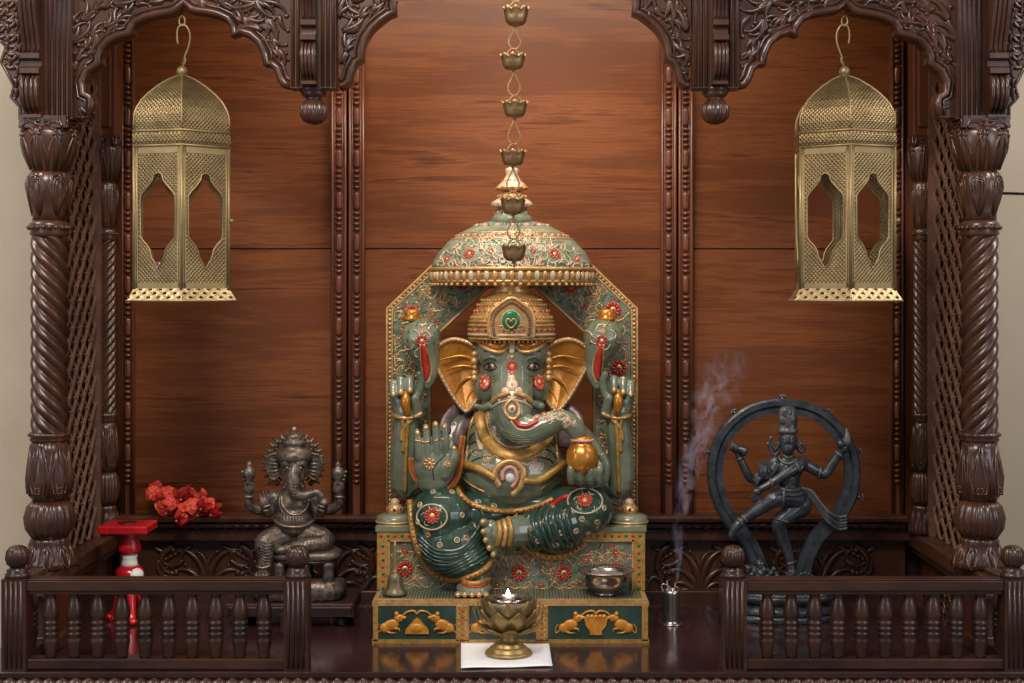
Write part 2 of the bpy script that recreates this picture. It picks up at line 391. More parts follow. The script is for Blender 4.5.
# carved frieze with acanthus scrolls
def frieze(x0, x1, motifs):
    mb = MB(); Yf = .700; pbox(mb, x0, x1, 539, 599, Yf, .735, 'carved_wood'); Y = Yf - .002
    for (mx, w) in motifs:
        for sg in (-1, 1):
            def Q(pts): return [(mx + sg * (p[0]), p[1]) for p in pts]
            def RL(pts, a, b, bulb=0): relief(mb, Q([p for p in pts]), Y, a * 2.1, b * 1.6, 'carved_wood', 1.1, 8, bulb * 1.6)
            RL(curl((1, 592), -PI / 2, 62, .004, .052), 2.6, 1.2, 2.2)              # big arching leaf
            RL(curl((2, 592), -PI / 2 + .25, 46, .012, .075), 2.2, 1.0, 2.0)
            RL(curl((3, 593), -PI / 2 + .6, 34, .018, .10), 1.9, .9, 1.7)
            RL(curl((4, 594), -PI / 2 + 1.0, 24, .0, .15), 1.6, .8, 1.4)
            RL(curl((0, 570), -PI / 2 + .1, 22, .0, .10), 1.6, .6, 1.2)
            RL(curl((w * .22, 546), .1, 26, .06, .12), 1.5, .7, 1.2); RL(curl((w * .36, 560), .7, 24, .0, -.16), 1.6, .7, 1.3); RL(curl((w * .72, 560), 1.2, 26, .02, .2), 1.7, .8, 1.5); RL(curl((w * .80, 546), 2.2, 20, .05, .16), 1.4, .6, 1.2)
            RL(curl((w * .50, 545), .35, 44, .03, .11), 2.3, 1.0, 2.2)              # outer C scroll
            RL(curl((w * .52, 590), -.5, 34, -.02, -.14), 2.0, .9, 1.9)
            RL(curl((w * .60, 588), -1.2, 26, .02, .14), 1.7, .8, 1.5)
            RL(curl((w * .95, 594), -PI / 2, 30, -.02, -.12), 1.8, .8, 1.6)
            RL(curl((w * .40, 594), .1, 22, -.05, -.2), 1.6, .7, 1.3)
            for t in range(6): RL(curl((w * .30 + t * 5, 549 + t * 2.2), -.2 + t * .25, 9, .03, .05, 6), 1.2, .5)
    mb.build('carved_frieze', shrine)
frieze(120, 388, [(207, 66), (330, 58)]); frieze(388, 640, [(450, 62), (575, 62)]); frieze(640, 905, [(700, 58), (822, 66)])

# columns -----------------------------------------------------------------
def strokes_on(mb, cx, Y, rfun, n, path, r0, r1, mat, phase=0., bulb=0.):
    """leaf strokes wrapped round a turned body; path in (dtheta, py)"""
    s = S(Y); c = P(cx, 0, Y)
    for k in range(n):
        for sg in (-1, 1):
            pts = []
            for (dt, py) in path:
                a = 2 * PI * k / n + phase + sg * dt; r = rfun(py) * s
                pts.append(Vector((c.x + r * math.cos(a), Y + r * math.sin(a), ZE - (py - HZ) * s)))
            m_ = len(pts); tube(mb, pts, [(r0 + (r1 - r0) * i / (m_ - 1)) * s for i in range(m_)], mat, 5)
            if bulb: ell(mb, pts[-1], bulb * s, mat, 6, 4)
def column(cx, Y, prof_cap, twist, prof_base, nst, name='column', blk=None):
    s = S(Y); c = P(cx, 0, Y); c.z = 0
    def Z(py): return ZE - (py - HZ) * s
    col = empty_part(name, (c.x, Y, 0))
    def rf(prof):
        pr = sorted((py, r) for (r, py) in prof)
        def f(py):
            for i in range(len(pr) - 1):
                if pr[i][0] <= py <= pr[i + 1][0]:
                    t = (py - pr[i][0]) / max(1e-6, pr[i + 1][0] - pr[i][0]); return pr[i][1] * (1 - t) + pr[i + 1][1] * t
            return pr[0][1] if py < pr[0][0] else pr[-1][1]
        return f
    W = 'carved_wood'
    return col, c, s, Z, rf
def empty_part(name, loc):
    o = bpy.data.objects.new(name, None); C.objects.link(o); o.parent = shrine; o.location = Vector(loc) - shrine.location; o.empty_display_size = .03
    return o
def make_column(cx, Y, sc, q):
    """q: dict of pixel heights; sc: radius scale"""
    s = S(Y); base = P(cx, 0, Y); base.z = 0
    col = empty_part('column', (base.x, Y, 0)); W = 'carved_wood'
    Z = lambda py: ZE - (py - HZ) * s
    def LT(mb, prof, n=40, mod=None): lathe(mb, [(r * sc * s, Z(py)) for r, py in prof], base, W, n, mod)
    def interp(prof):
        pr = sorted((py, r * sc) for (r, py) in prof)
        def f(py):
            if py <= pr[0][0]: return pr[0][1]
            for i in range(len(pr) - 1):
                if py <= pr[i + 1][0]:
                    t = (py - pr[i][0]) / max(1e-6, pr[i + 1][0] - pr[i][0]); return pr[i][1] * (1 - t) + pr[i + 1][1] * t
            return pr[-1][1]
        return f
    c0, u0, t0, t1, m0, b0, e0 = q['cap'], q['urn'], q['t0'], q['t1'], q['mel'], q['bell'], q['end']
    # capital
    mb = MB(); H = u0 - c0
    box(mb, base.x - 23 * sc * s, base.x + 23 * sc * s, Y - 23 * sc * s, Y + 23 * sc * s, Z(c0 + H * .22), Z(c0), W)
    pr = [(25, c0 + H * .20), (27, c0 + H * .3), (27, c0 + H * .45), (25, c0 + H * .65), (21, c0 + H * .84), (18, c0 + H * .95), (17, u0)]
    LT(mb, pr, 48); f = interp(pr); nL = 8
    strokes_on(mb, cx, Y, f, nL, [(0, u0 - 2), (.05, c0 + H * .7), (.16, c0 + H * .5), (.30, c0 + H * .38), (.33, c0 + H * .28), (.22, c0 + H * .25)], 1.7 * sc, 1.4 * sc, W, .2, 2.3 * sc)
    for face in range(4):                                     # carved leaves on the square block
        R9 = Matrix.Rotation(face * PI / 2, 3, 'Z')
        for sx in (-1, 1):
            for (x0_, y0_, a_, l_, k_) in ((0, .20, -.5, 20, .10), (2, .10, -.1, 22, .12), (20, .2, -2.2, 12, .2), (6, .18, -1.2, 9, .25)):
                q_ = curl((x0_, y0_ * H), a_, l_, .0, k_, 10)
                tube(mb, [base + R9 @ Vector((sx * p_[0] * sc * s, -23 * sc * s, 0)) + Vector((0, 0, Z(c0 + min(max(p_[1], 1), H * .22)))) for p_ in q_], [1.9 * sc * s * (1 - .05 * i_) for i_ in range(len(q_))], W, 6)
    strokes_on(mb, cx, Y, f, nL, [(.02, u0 - 2), (.03, c0 + H * .6), (.06, c0 + H * .4), (.12, c0 + H * .34)], 2.4 * sc, 1.5 * sc, W, .2 + PI / nL, 2.6 * sc)
    # urn
    U = q['col'] - u0; pr2 = [(17, u0), (20, u0 + U * .06), (22.5, u0 + U * .22), (22, u0 + U * .4), (19, u0 + U * .62), (16, u0 + U * .82), (16, u0 + U)]
    LT(mb, pr2, 64, lambda a, h, r: r * (1 + .025 * math.cos(16 * a))); f = interp(pr2)
    for sc_, ph in ((1, 0.2), (.62, .2), (.32, .2)):
        strokes_on(mb, cx, Y, f, 6, [(.0, u0 + U * .9), (.30 * sc_, u0 + U * (.5 + .2 * (1 - sc_))), (.42 * sc_, u0 + U * .32), (.30 * sc_, u0 + U * (.12 + .14 * (1 - sc_))), (.0, u0 + U * (.1 + .18 * (1 - sc_)))], 1.5 * sc, 1.2 * sc, W, ph)
    K = t0 - q['col']
    LT(mb, [(15, q['col'] - 1), (19, q['col'] + K * .15), (20, q['col'] + K * .4), (18, q['col'] + K * .6), (19.5, q['col'] + K * .8), (16, t0 + 1)], 48)
    for k in range(20): a = 2 * PI * k / 20; r = 19.5 * sc * s; ell(mb, base + Vector((r * math.cos(a), r * math.sin(a), Z(q['col'] + K * .42))), 2.6 * sc * s, W, 7, 5)
    mb.build('capital', col)
    # twisted shaft
    mb = MB(); Nn = 240; tw = PI / (q['pitch'] * s)
    sg = q.get('sgn', 1)
    LT(mb, [(16.6, t0 + (t1 - t0) * i / Nn) for i in range(Nn + 1)], 84, lambda a, h, r: r * (1 + .13 * (abs(math.cos(3 * a * sg + h * tw)) * 2 - 1.2)))
    mb.build('shaft', col)
    # base
    mb = MB()
    LT(mb, [(16, t1 - 1), (20, t1 + 1), (20.5, t1 + 3), (17, t1 + 5), (19, t1 + 7), (17, t1 + 9)], 48, lambda a, h, r: r * (1 + .05 * math.cos(12 * a)))
    U = m0 - (t1 + 9); y = t1 + 9
    pr3 = [(17, y), (18, y + U * .15), (20.5, y + U * .4), (22.5, y + U * .65), (21, y + U * .88), (16, y + U)]
    LT(mb, pr3, 64, lambda a, h, r: r * (1 + .02 * math.cos(20 * a))); f = interp(pr3)
    for sc_ in (1, .55): strokes_on(mb, cx, Y, f, 6, [(.05, y + U * .06), (.22 * sc_, y + U * .35), (.42 * sc_, y + U * .62), (.30 * sc_, y + U * .86), (.08, y + U * (.86 - .2 * (1 - sc_)))], 1.6 * sc, 1.2 * sc, W, .25, 1.6 * sc)
    strokes_on(mb, cx, Y, f, 6, [(0, y + U * .9), (.04, y + U * .6), (.10, y + U * .35), (.22, y + U * .15)], 2.2 * sc, .8 * sc, W, .25 + PI / 6)
    M_ = b0 - m0
    LT(mb, [(16, m0), (21, m0 + M_ * .15), (24, m0 + M_ * .45), (22.5, m0 + M_ * .75), (17, m0 + M_)], 120, lambda a, h, r: r * (.97 + .085 * abs(math.cos(9 * a))))
    E = e0 - b0; pr4 = [(17, b0), (19, b0 + E * .1), (18, b0 + E * .2), (22, b0 + E * .5), (25.5, b0 + E * .8), (27, b0 + E)]
    LT(mb, pr4, 64, lambda a, h, r: r * (1 + .03 * math.cos(16 * a))); f = interp(pr4)
    strokes_on(mb, cx, Y, f, 8, [(0, b0 + E * .2), (.16, b0 + E * .4), (.26, b0 + E * .65), (.14, b0 + E * .85), (0, b0 + E)], 2 * sc, 1.5 * sc, W, .2, 2 * sc)
    strokes_on(mb, cx, Y, f, 8, [(0, b0 + E * .2), (.02, b0 + E * .5), (.02, b0 + E * .95)], 1.6 * sc, 1.2 * sc, W, .2)
    mb.build('column_base', col)
    return col
def nstp(q): return q['pitch']
FQ = dict(cap=118, urn=172, col=221, t0=237, t1=432, mel=500, bell=537, end=566, pitch=15)
BQ = dict(cap=136, urn=182, col=229, t0=241, t1=413, mel=472, bell=505, end=533, pitch=8.6)
for sgn in (-1, 1):
    cx = CX + sgn * 465; make_column(cx, YC, 1.0, dict(FQ, sgn=-sgn))
    make_column(CX + sgn * 407.5, YB, .50, dict(BQ, sgn=sgn))
# pilaster above each back column, up to the canopy
for sgn in (-1, 1):
    mb = MB(); xc = sgn * .998; box(mb, xc - .026, xc + .026, .618, .675, P(0, 137, YB).z, 1.62, 'mould_wood'); box(mb, xc - .016, xc + .016, .612, .62, P(0, 128, YB).z, 1.62, 'mould_wood')
    mb.build('pilaster', shrine, bevel=.003)
    # side sill, block and carved side panel
    mb = MB(); x = sgn * 1.022
    box(mb, x - .045, x + .045, .12, .70, .128, .166, 'carved_wood'); box(mb, x - .035, x + .035, .12, .70, .110, .128, 'carved_wood')
    mb.build('side_sill', shrine, bevel=.006)
    mb = MB(); box(mb, x - .05, x + .05, .15, .27, 0, .128, 'carved_wood'); box(mb, x - .058, x + .058, .14, .28, 0, .03, 'carved_wood'); mb.build('column_plinth', shrine, bevel=.004)
    mb = MB(); box(mb, x - .010, x + .02, .27, .70, 0, .115, 'carved_wood')
    for j in range(4):
        for (a, ln, k0, k1, r) in ((-1.5, .09, 10, 60, .006), (-.9, .07, 10, 80, .005), (-.3, .055, 0, 90, .004)):
            for d in (-1, 1):
                u, v = .32 + j * .105, .012; pts = []; an = a; n_ = 12
                for i in range(n_ + 1):
                    pts.append(Vector((x - sgn * .012, u, v))); an += (k0 + (k1 - k0) * i / n_) * ln / n_; u += d * math.cos(an) * ln / n_; v -= math.sin(an) * ln / n_
                tube(mb, pts, [r * (1 - .5 * i / n_) for i in range(n_ + 1)], 'carved_wood', 6)
    mb.build('carved_side_panel', shrine)
    mb = MB(); box(mb, sgn * 1.050, sgn * 1.060, .31, .74, 0, 1.62, 'dark_wood'); mb.build('lattice_light_blocker', shrine)  # added dark board: keeps lattice holes dark, stops light leaking in from outside
    # lattice
    mb = MB(); ya, yb, za, zb = .245, .615, .166, 1.30; hp, vp = .060, .064; xl = sgn * 1.02
    def bar(p, q, w, t, x_):
        (y0, z0), (y1, z1) = p, q
        lo, hi = 0., 1.
        for d0, d, mn, mx_ in ((y0, y1 - y0, ya, yb), (z0, z1 - z0, za, zb)):
            a_, b_ = (mn - d0) / d, (mx_ - d0) / d
            if a_ > b_: a_, b_ = b_, a_
            lo = max(lo, a_); hi = min(hi, b_)
        if hi - lo < .01: return
        A = Vector((x_, y0 + (y1 - y0) * lo, z0 + (z1 - z0) * lo)); B = Vector((x_, y0 + (y1 - y0) * hi, z0 + (z1 - z0) * hi))
        d = (B - A).normalized(); nrm = Vector((0, -d.z, d.y)) * w / 2; X = Vector((t / 2, 0, 0))
        vs = [A - nrm - X, A + nrm - X, A + nrm + X, A - nrm + X, B - nrm - X, B + nrm - X, B + nrm + X, B - nrm + X]
        mb.add(vs, [(0, 3, 2, 1), (4, 5, 6, 7), (0, 1, 5, 4), (1, 2, 6, 5), (2, 3, 7, 6), (3, 0, 4, 7)], 'lattice_wood', False)
    sl = vp / hp; span = yb - ya; n0 = int(span / hp) + 2; nz = int((zb - za) / vp) + 2
    for k in range(-n0, nz + n0):
        zc = za + k * vp
        bar((ya, zc), (ya + 3, zc + 3 * sl), .0070, .006, xl - sgn * .003)
        bar((ya, zc), (ya + 3, zc - 3 * sl), .0070, .006, xl + sgn * .003)
    for r_ in range(2 * nz):                                  # small wedge carved in the upper half of every opening
        zc = za + r_ * vp / 2
        for c_ in range(n0):
            yc = ya + c_ * hp + (hp / 2 if r_ % 2 else 0)
            if not (ya + .01 < yc < yb - .01 and za + .04 < zc < zb - .03): continue
            w, zt_, zb_ = hp * .45, zc + vp * .01, zc - vp * .46
            vs = [(xl, yc - w, zt_), (xl, yc + w, zt_), (xl, yc, zb_), (xl - sgn * .007, yc - w * .2, zt_ - vp * .10), (xl + sgn * .004, yc, zt_ - vp * .1)]
            mb.add(vs, [(0, 2, 3), (2, 1, 3), (1, 0, 3), (0, 4, 2), (2, 4, 1), (1, 4, 0)], 'lattice_wood', False)
    for yy in (ya, yb): box(mb, xl - .014, xl + .014, yy - .008, yy + .008, za, zb, 'lattice_wood')
    mb.build('lattice_panel', shrine)

# arch boards ---------------------------------------------------------------
TOPY = -130
half = [(93, 117), (95, 104), (93, 95), (86, 92), (85, 82), (90, 73), (97, 68), (102, 64), (101, 57), (104, 50), (110, 43), (118, 39), (127, 37), (133, 34), (133, 29), (137, 24), (146, 20), (158, 17), (171, 15), (178, 12), (184, 5)]
halfr = [(190, 12), (199, 14), (208, 15), (217, 17), (226, 21), (231, 28), (232, 37), (240, 34), (249, 37), (257, 44), (262, 54), (264, 66), (270, 66), (275, 70), (278, 80), (283, 87), (290, 89)]
mid = [(340, 89), (347, 88), (352, 82), (354, 72), (358, 64), (364, 60), (364, 50), (367, 40), (374, 30), (382, 23), (390, 17), (397, 14), (396, 5), (397, -8), (404, -22), (416, -34), (428, -41), (434, -45), (436, -54), (448, -64), (464, -72), (482, -77), (498, -81), (514.5, -92)]
def mir(p): return (2 * CX - p[0], p[1])
def offset_in(pts, d, up=True):
    out = []
    for i in range(len(pts)):
        a = pts[max(i - 1, 0)]; b = pts[min(i + 1, len(pts) - 1)]; dx, dy = b[0] - a[0], b[1] - a[1]; l = math.hypot(dx, dy) or 1
        out.append((pts[i][0] + dy / l * d, pts[i][1] - dx / l * d))
    return out
def arch_board(edge, poly, name='arch_board', flip=1, seed=1):
    """edge: scalloped lower edge (px), poly: whole outline"""
    Yf = .195; mb = MB(); slab(mb, poly, [], Yf, .035, 'carved_wood')
    s = S(Yf); fine = edge
    for (d, r, dy) in ((3.6, 4.4, 0), (9.4, 1.8, 0)):
        e = offset_in(fine, d * flip)
        tube(mb, [P(*p, Yf - .001) for p in e], r * s, 'carved_wood', 8, 1.3, up=(0, 1, 0))
    rr = random.Random(seed)
    # leaf scrolls: a stem running alongside the edge with curls to both sides
    for (d0, step, ln, w) in ((17, 12., 21, 3.6), (36, 16., 33, 4.3), (64, 21., 42, 4.6), (96, 25., 46, 4.8), (130, 26., 46, 4.8)):
        e = offset_in(catmull(fine, 3), d0 * flip)
        acc = 0; side = 1
        for i in range(1, len(e)):
            acc += math.dist(e[i], e[i - 1])
            if acc > step and inside(e[i], poly) and math.dist(e[i], e[i - 1]) < 14:
                acc = 0; side = -side; a = math.atan2(e[i][1] - e[i - 1][1], e[i][0] - e[i - 1][0])
                for j, (da, l_, kk) in enumerate(((0, 1, .105), (.45, .72, .14), (-.35, .55, .16))):
                    pts = [p for p in curl(e[i], a + PI * (flip < 0) * 0 + side * (-.45 + da), ln * l_, side * .01, side * kk * 19 / ln * 1.3, 12)]
                    if all(inside(p, poly) for p in pts): relief(mb, pts, Yf - .001, w * (1 - .12 * j), w * .4, 'carved_wood', 1.3, 8, w * .62)
    return mb.build(name, shrine)
for M in (0, 1):
    T = (lambda l: [mir(p) for p in l]) if M else (lambda l: l)
    e = half + halfr; poly = [(70, 118)] + e + [(291, TOPY), (70, TOPY)]
    arch_board(T(e), T(poly), flip=-1 if M else 1, seed=3)
e = mid + [mir(p) for p in reversed(mid[:-1])]
arch_board(e, e + [mir((335, TOPY)), (335, TOPY)], seed=5)
# post blocks with corbels and pendants
def corbel(mb, xc, hw, ytop, Yf):
    s = S(Yf)
    # side profile (depth forward in m, px height)
    up = catmull([(.088, -120), (.084, -60), (.068, -5), (.050, 25), (.034, 44), (.028, 54)], 4)
    lo = catmull([(.030, 78), (.041, 83), (.047, 91), (.045, 100), (.036, 107), (.022, 111), (.018, 114)], 4)
    prof = [(0, -120)] + up + [(.042, 56), (.042, 61), (.027, 63), (.027, 68), (.046, 71), (.046, 76)] + lo + [(.032, 116), (.032, 119), (0, 119)]
    prof = [(d, y + ytop) for d, y in prof]; a, b = xc - hw, xc + hw; m_ = len(prof)
    pt = lambda x_, d, y: Vector(((x_ - CX) * s, Yf - d, ZE - (y - HZ) * s))
    vs = [pt(x_, d, y) for x_ in (a, b) for d, y in prof]
    tr = geometry.tessellate_polygon([[Vector((d, y * .002, 0)) for d, y in prof]])
    mb.add(vs, [tuple(t) for t in tr] + [tuple(m_ + i for i in reversed(t)) for t in tr] + [(i, (i + 1) % m_, m_ + (i + 1) % m_, m_ + i) for i in range(m_)], 'carved_wood', False)
    for q in (up, lo):
        for k, (o_, r_) in enumerate(((-.72, .22), (-.26, .20), (.26, .20), (.72, .22))):
            tube(mb, [pt(xc + hw * o_, d, y + ytop) for d, y in q], [hw * r_ * s * (1.15 if q is lo else 1) * (1 if 0 < i_ < len(q) - 1 else .6) for i_ in range(len(q))], 'carved_wood', 8, 1.3)
def fluted(mb, x0, x1, y0, y1, Yf):
    pbox(mb, x0, x1, y0, y1, Yf, .235, 'carved_wood'); n = max(2, int((x1 - x0) / 4.2))
    for k in range(n): xx = x0 + (x1 - x0) * (k + .5) / n; tube(mb, [P(xx, y0, Yf), P(xx, y1 - 2, Yf)], (x1 - x0) / n * .38 * S(Yf), 'carved_wood', 8)
for M in (0, 1):
    g = (lambda x: 2 * CX - x) if M else (lambda x: x)
    mb = MB(); fluted(mb, min(g(47), g(72)), max(g(47), g(72)), -120, 119, .175); pbox(mb, min(g(23), g(48)), max(g(23), g(48)), -120, 119, .182, .235, 'carved_wood'); mb.build('post_block', shrine)
    mb = MB(); corbel(mb, g(36), 9.5, 0, .185); mb.build('corbel', shrine)
    mb = MB(); fluted(mb, min(g(290), g(301)), max(g(290), g(301)), -120, 88, .178); fluted(mb, min(g(320), g(336)), max(g(320), g(336)), -120, 88, .178); pbox(mb, min(g(300), g(321)), max(g(300), g(321)), -120, 88, .184, .235, 'carved_wood'); mb.build('post_block', shrine)
    mb = MB(); corbel(mb, g(310.5), 7.5, -33, .188); mb.build('corbel', shrine)
    c = P(g(314), 88, .21); s = S(.21); mb = MB()
    prf = [(15, 0), (15, 3), (12, 5), (13, 6.5), (10, 9), (7, 11), (8.5, 12)]
    lathe(mb, [(r * s, -h * s) for r, h in prf], c, 'carved_wood', 28)
    lathe(mb, [(r * s, -h * s) for r, h in ((5, 11), (9, 13), (12.5, 18), (13.8, 24), (12.5, 30), (8.5, 34.5), (3, 36.5))], c, 'carved_wood', 84, lambda a, h, r: r * (.98 + .10 * abs(math.cos(7 * a))))
    mb.build('pendant', shrine)
    # outer leaf bracket
    out = [(24, 119), (20, 119), (20, 107), (11, 97), (14, 86), (7, 72), (1, 62), (6, 47), (-2, 38), (-12, 30), (-14, 12), (-24, -2), (-30, -30), (-48, -60), (-52, TOPY), (24, TOPY)]
    out = [(g(a), b) for a, b in out]
    mb = MB(); Yf = .198; slab(mb, out, [], Yf, .03, 'carved_wood'); rr = random.Random(4)
    sg = -1 if M else 1
    for y in range(-110, 112, 11):
        for x in (17, 8, -3, -14, -26, -38):
            p0 = (g(x + rr.uniform(-2, 2)), y + rr.uniform(-3, 3))
            for a_, l_ in ((1.9, 17), (2.6, 14), (1.1, 11)):
                a2 = a_ if not M else PI - a_
                pts = curl(p0, a2, l_, sg * .02, sg * .22, 9)
                if all(inside(p, out) for p in pts): relief(mb, pts, Yf - .001, 3.0, 1.2, 'carved_wood', 1.3, 8, 2.1)
    tube(mb, [P(*p, Yf) for p in out[:-1]], 1.8 * s, 'carved_wood', 6, 1.3, up=(0, 1, 0))
    mb.build('leaf_bracket', shrine)
# cornice and roof above the frame
mb = MB(); box(mb, -1.20, 1.20, .10, .80, 1.66, 1.70, 'carved_wood'); box(mb, -1.16, 1.16, .13, .78, 1.60, 1.66, 'carved_wood'); mb.build('cornice', shrine, bevel=.006)

# ------------------------------------------------------------------ balustrades
BAL = [(8, 0), (8, 1), (6.2, 3), (6, 5), (7.6, 9), (9.5, 15), (10.3, 21), (9.8, 25), (7.8, 27), (10, 28.5), (10, 31), (7.8, 32.5), (10.2, 34), (10.2, 36.5), (7.8, 38), (10, 39.5), (10, 42), (8, 43.5), (9.8, 46), (9.6, 50), (8, 56), (7, 62), (7.2, 65)]
def balustrade(x0p, x1p, bal, inner, label, flipx):
    Y = 0.; s = S(Y); cxp = (x0p + x1p) / 2; root = empty('balustrade', (P(cxp, 0, Y).x, Y, 0), label, 'balustrade', 'low turned balustrades at the front of the shrine')
    W = 'rail_wood'
    for xp, r in ((x0p, 0), (x1p, 1)):
        mb = MB(); xc = P(xp, 0, Y).x; w = .0245
        box(mb, xc - w, xc + w, -.0245, .0245, 0, P(0, 577, Y).z, W)
        for e in (-.6, -.2, .2, .6): tube(mb, [Vector((xc + w * e, -.0245, .006)), Vector((xc + w * e, -.0245, .180))], .0035, W, 6)
        post = mb.build('post', root)
        mb = MB(); lathe(mb, [(r_ * s, P(0, y, Y).z) for r_, y in ((12.3, 577), (12.3, 573.5), (10, 572), (11, 570), (8, 568), (7, 566))], (xc, 0, 0), W, 28)
        lathe(mb, [(r_ * s, P(0, y, Y).z) for r_, y in ((6, 567), (9.5, 564), (11.4, 558), (10.5, 551), (7, 546.5), (2, 545))], (xc, 0, 0), W, 84, lambda a, h, r_: r_ * (.97 + .11 * abs(math.cos(6 * a))))
        mb.build('finial', post)
    a, b = P(x0p, 0, Y).x + .0245, P(x1p, 0, Y).x - .0245
    mb = MB(); box(mb, a, b, -.021, .021, P(0, 589, Y).z, P(0, 579, Y).z, W); box(mb, a, b, -.016, .016, P(0, 593, Y).z, P(0, 589, Y).z, W); box(mb, a, b, -.017, .017, P(0, 579, Y).z, P(0, 577.5, Y).z, W); mb.build('top_rail', root, bevel=.002)
    mb = MB(); box(mb, a, b, -.019, .019, .002, P(0, 657, Y).z, W); mb.build('bottom_rail', root, bevel=.002)
    for xp in bal:
        mb = MB(); xc = P(xp, 0, Y).x; lathe(mb, [(r_ * .80 * s, P(0, 592.5 + h, Y).z) for r_, h in BAL], (xc, 0, 0), W, 20); mb.build('baluster', root)
    # side return with one baluster
    xo = P(flipx, 0, Y).x
    for za_, zb_ in ((.150, .178), (.002, .024)): mb = MB(); box(mb, xo - .016, xo + .016, .0245, .135, za_, zb_, W); mb.build('return_rail', root, bevel=.002)
    mb = MB(); lathe(mb, [(r_ * .80 * s, P(0, 592.5 + h, Y).z) for r_, h in BAL], (xo, .08, 0), W, 20); mb.build('baluster', root)
    xi = P(inner, 0, Y).x; d = 1 if xi > 0 else -1
    mb = MB(); lathe(mb, [(.003, -.010), (.006, -.006), (.004, 0), (.0075, .006), (.004, .012), (.006, .018), (.0025, .024)], (xi, .018, .083), W, 14)
    box(mb, xi - .004, xi + .004, .012, .024, .068, .108, W)
    mb.build('latch_knob', root)
balustrade(17.5, 297.5, [51, 74.5, 98, 122, 145.5, 169, 192.5, 216, 240, 264], 281.5, 'low dark turned wooden balustrade in front of the red stand and grey elephant-headed statue', 17.5)
balustrade(733, 1013, [767, 791, 814.5, 838, 861.5, 885, 909, 933, 956.5, 980], 717.5, 'low dark turned wooden balustrade in front of the black dancing statue in its ring', 1013)
# ------------------------------------------------------------------ central statue
st = empty('elephant_deity_statue', P(512, 643, .25).xy.to_3d() * 1, 'large green and gold painted elephant-headed statue seated under a domed arch in the middle', 'statue')
st.location = (P(512, 0, .38).x, .38, 0)
def curls_fill(mb, poly, Y, step, seed, col='gold', r=.55, leaf=True, avoid=(), lf=.4, bv=None, scale=1., mx=False):
    mf = (lambda p: (1024 - p[0], p[1])) if mx else (lambda p: p)
    if mx: poly = [mf(p) for p in poly]; avoid = [(1024 - a, b, c) for a, b, c in avoid]
    rr = random.Random(seed); xs = [p[0] for p in poly]; ys = [p[1] for p in poly]
    y = min(ys); row = 0
    while y < max(ys):
        x = min(xs) + (step / 2 if row % 2 else 0)
        while x < max(xs):
            px, py = x + rr.uniform(-2, 2), y + rr.uniform(-2, 2)
            if inside((px, py), poly) and all(math.hypot(px - a, py - b) > c for a, b, c in avoid):
                a0 = rr.uniform(0, 2 * PI); sg = rr.choice((-1, 1)); ln = step * 2.3 * scale
                pts = curl((px, py), a0, ln, sg * .01, sg * 1.15 / step * 5 * .42, 14)
                pts = [p for p in pts if inside(p, poly) and all(math.hypot(p[0] - a, p[1] - b) > c * .9 for a, b, c in avoid)]
                if len(pts) > 4:
                    if bv is None: relief(mb, [mf(p) for p in pts], Y, r, r * .8, col, .8, 5, r * 1.5)
                    else: pstroke(mb, bv, pts, r, col, 5, sm=2)
                if leaf:
                    for j in range(3):
                        q = (px + rr.uniform(-step, step) * .55, py + rr.uniform(-step, step) * .55)
                        if inside(q, poly) and all(math.hypot(q[0] - a, q[1] - b) > c for a, b, c in avoid):
                            m_ = rr.choice(['green_paint', 'green_paint', 'red_paint'])
                            if bv is None: c_, n_ = P(*mf(q), Y), Vector((0, -1, 0))
                            else: c_, n_ = hit(bv, *q)
                            if c_ is not None: k = S(Y); ell(mb, c_, (1.5 * k, .5 * k, 1.0 * k), m_, 6, 4, frame_of(n_) @ Matrix.Rotation(rr.uniform(0, PI), 3, 'Y'))
            x += step
        y += step * .8; row += 1
def beads(mb, path, Y, r, mat, step, base=None):
    acc = 0; q = path
    for i in range(1, len(q)):
        d = math.dist(q[i], q[i - 1]); t = step - acc
        while t <= d:
            f_ = t / d; ell(mb, P(q[i - 1][0] + (q[i][0] - q[i - 1][0]) * f_, q[i - 1][1] + (q[i][1] - q[i - 1][1]) * f_, Y), (r * S(Y), r * .8 * S(Y), r * S(Y)), mat, 6, 4); t += step
        acc = (acc + d) % step
V0 = Vector((0, -1, 0))
# pedestal lower tier
Ya, Yb2 = .214, .34; s = S(Ya); mb = MB()
zt = P(0, 603, Ya).z; xl, xr = P(373, 0, Ya).x, P(648, 0, Ya).x
box(mb, xl, xr, Ya, .56, 0, zt, 'jade_dark'); box(mb, xl - .002, xr + .002, Ya - .002, .35, zt - .006, zt + .002, 'gold'); box(mb, xl - .002, xr + .002, Ya - .003, .35, 0.0, .008, 'gold_ochre')
box(mb, xl + .004, xr - .004, Ya + .006, .55, zt, zt + .004, 'jade_pale')
nb = 84                                                      # ribbed strip on the step
for i in range(nb): x = xl + .012 + (xr - xl - .024) * i / (nb - 1); box(mb, x - .0018, x + .0012, Ya + .014, .33, zt + .003, zt + .007, 'jade_dark')
box(mb, xl, xr, Ya - .001, Ya + .012, zt, zt + .007, 'gold')
for a, b in ((373, 378), (456, 469), (536, 548), (642, 648)): pbox(mb, a, b, 606, 641, Ya - .003, Ya + .01, 'gold_ochre')
for a, b in ((456, 469), (536, 548)):
    for yy in range(608, 641, 6):
        for xx in (a + 3, b - 3): tube(mb, [P(xx, yy - 2.5, Ya - .003), P(xx + 2.6, yy, Ya - .003), P(xx, yy + 2.5, Ya - .003), P(xx - 2.6, yy, Ya - .003)], .5 * s, 'gold', 4, closed=True, up=(0, 1, 0))
        ell(mb, P((a + b) / 2, yy + 3, Ya - .003), 1.1 * s, 'red_paint', 6, 4)
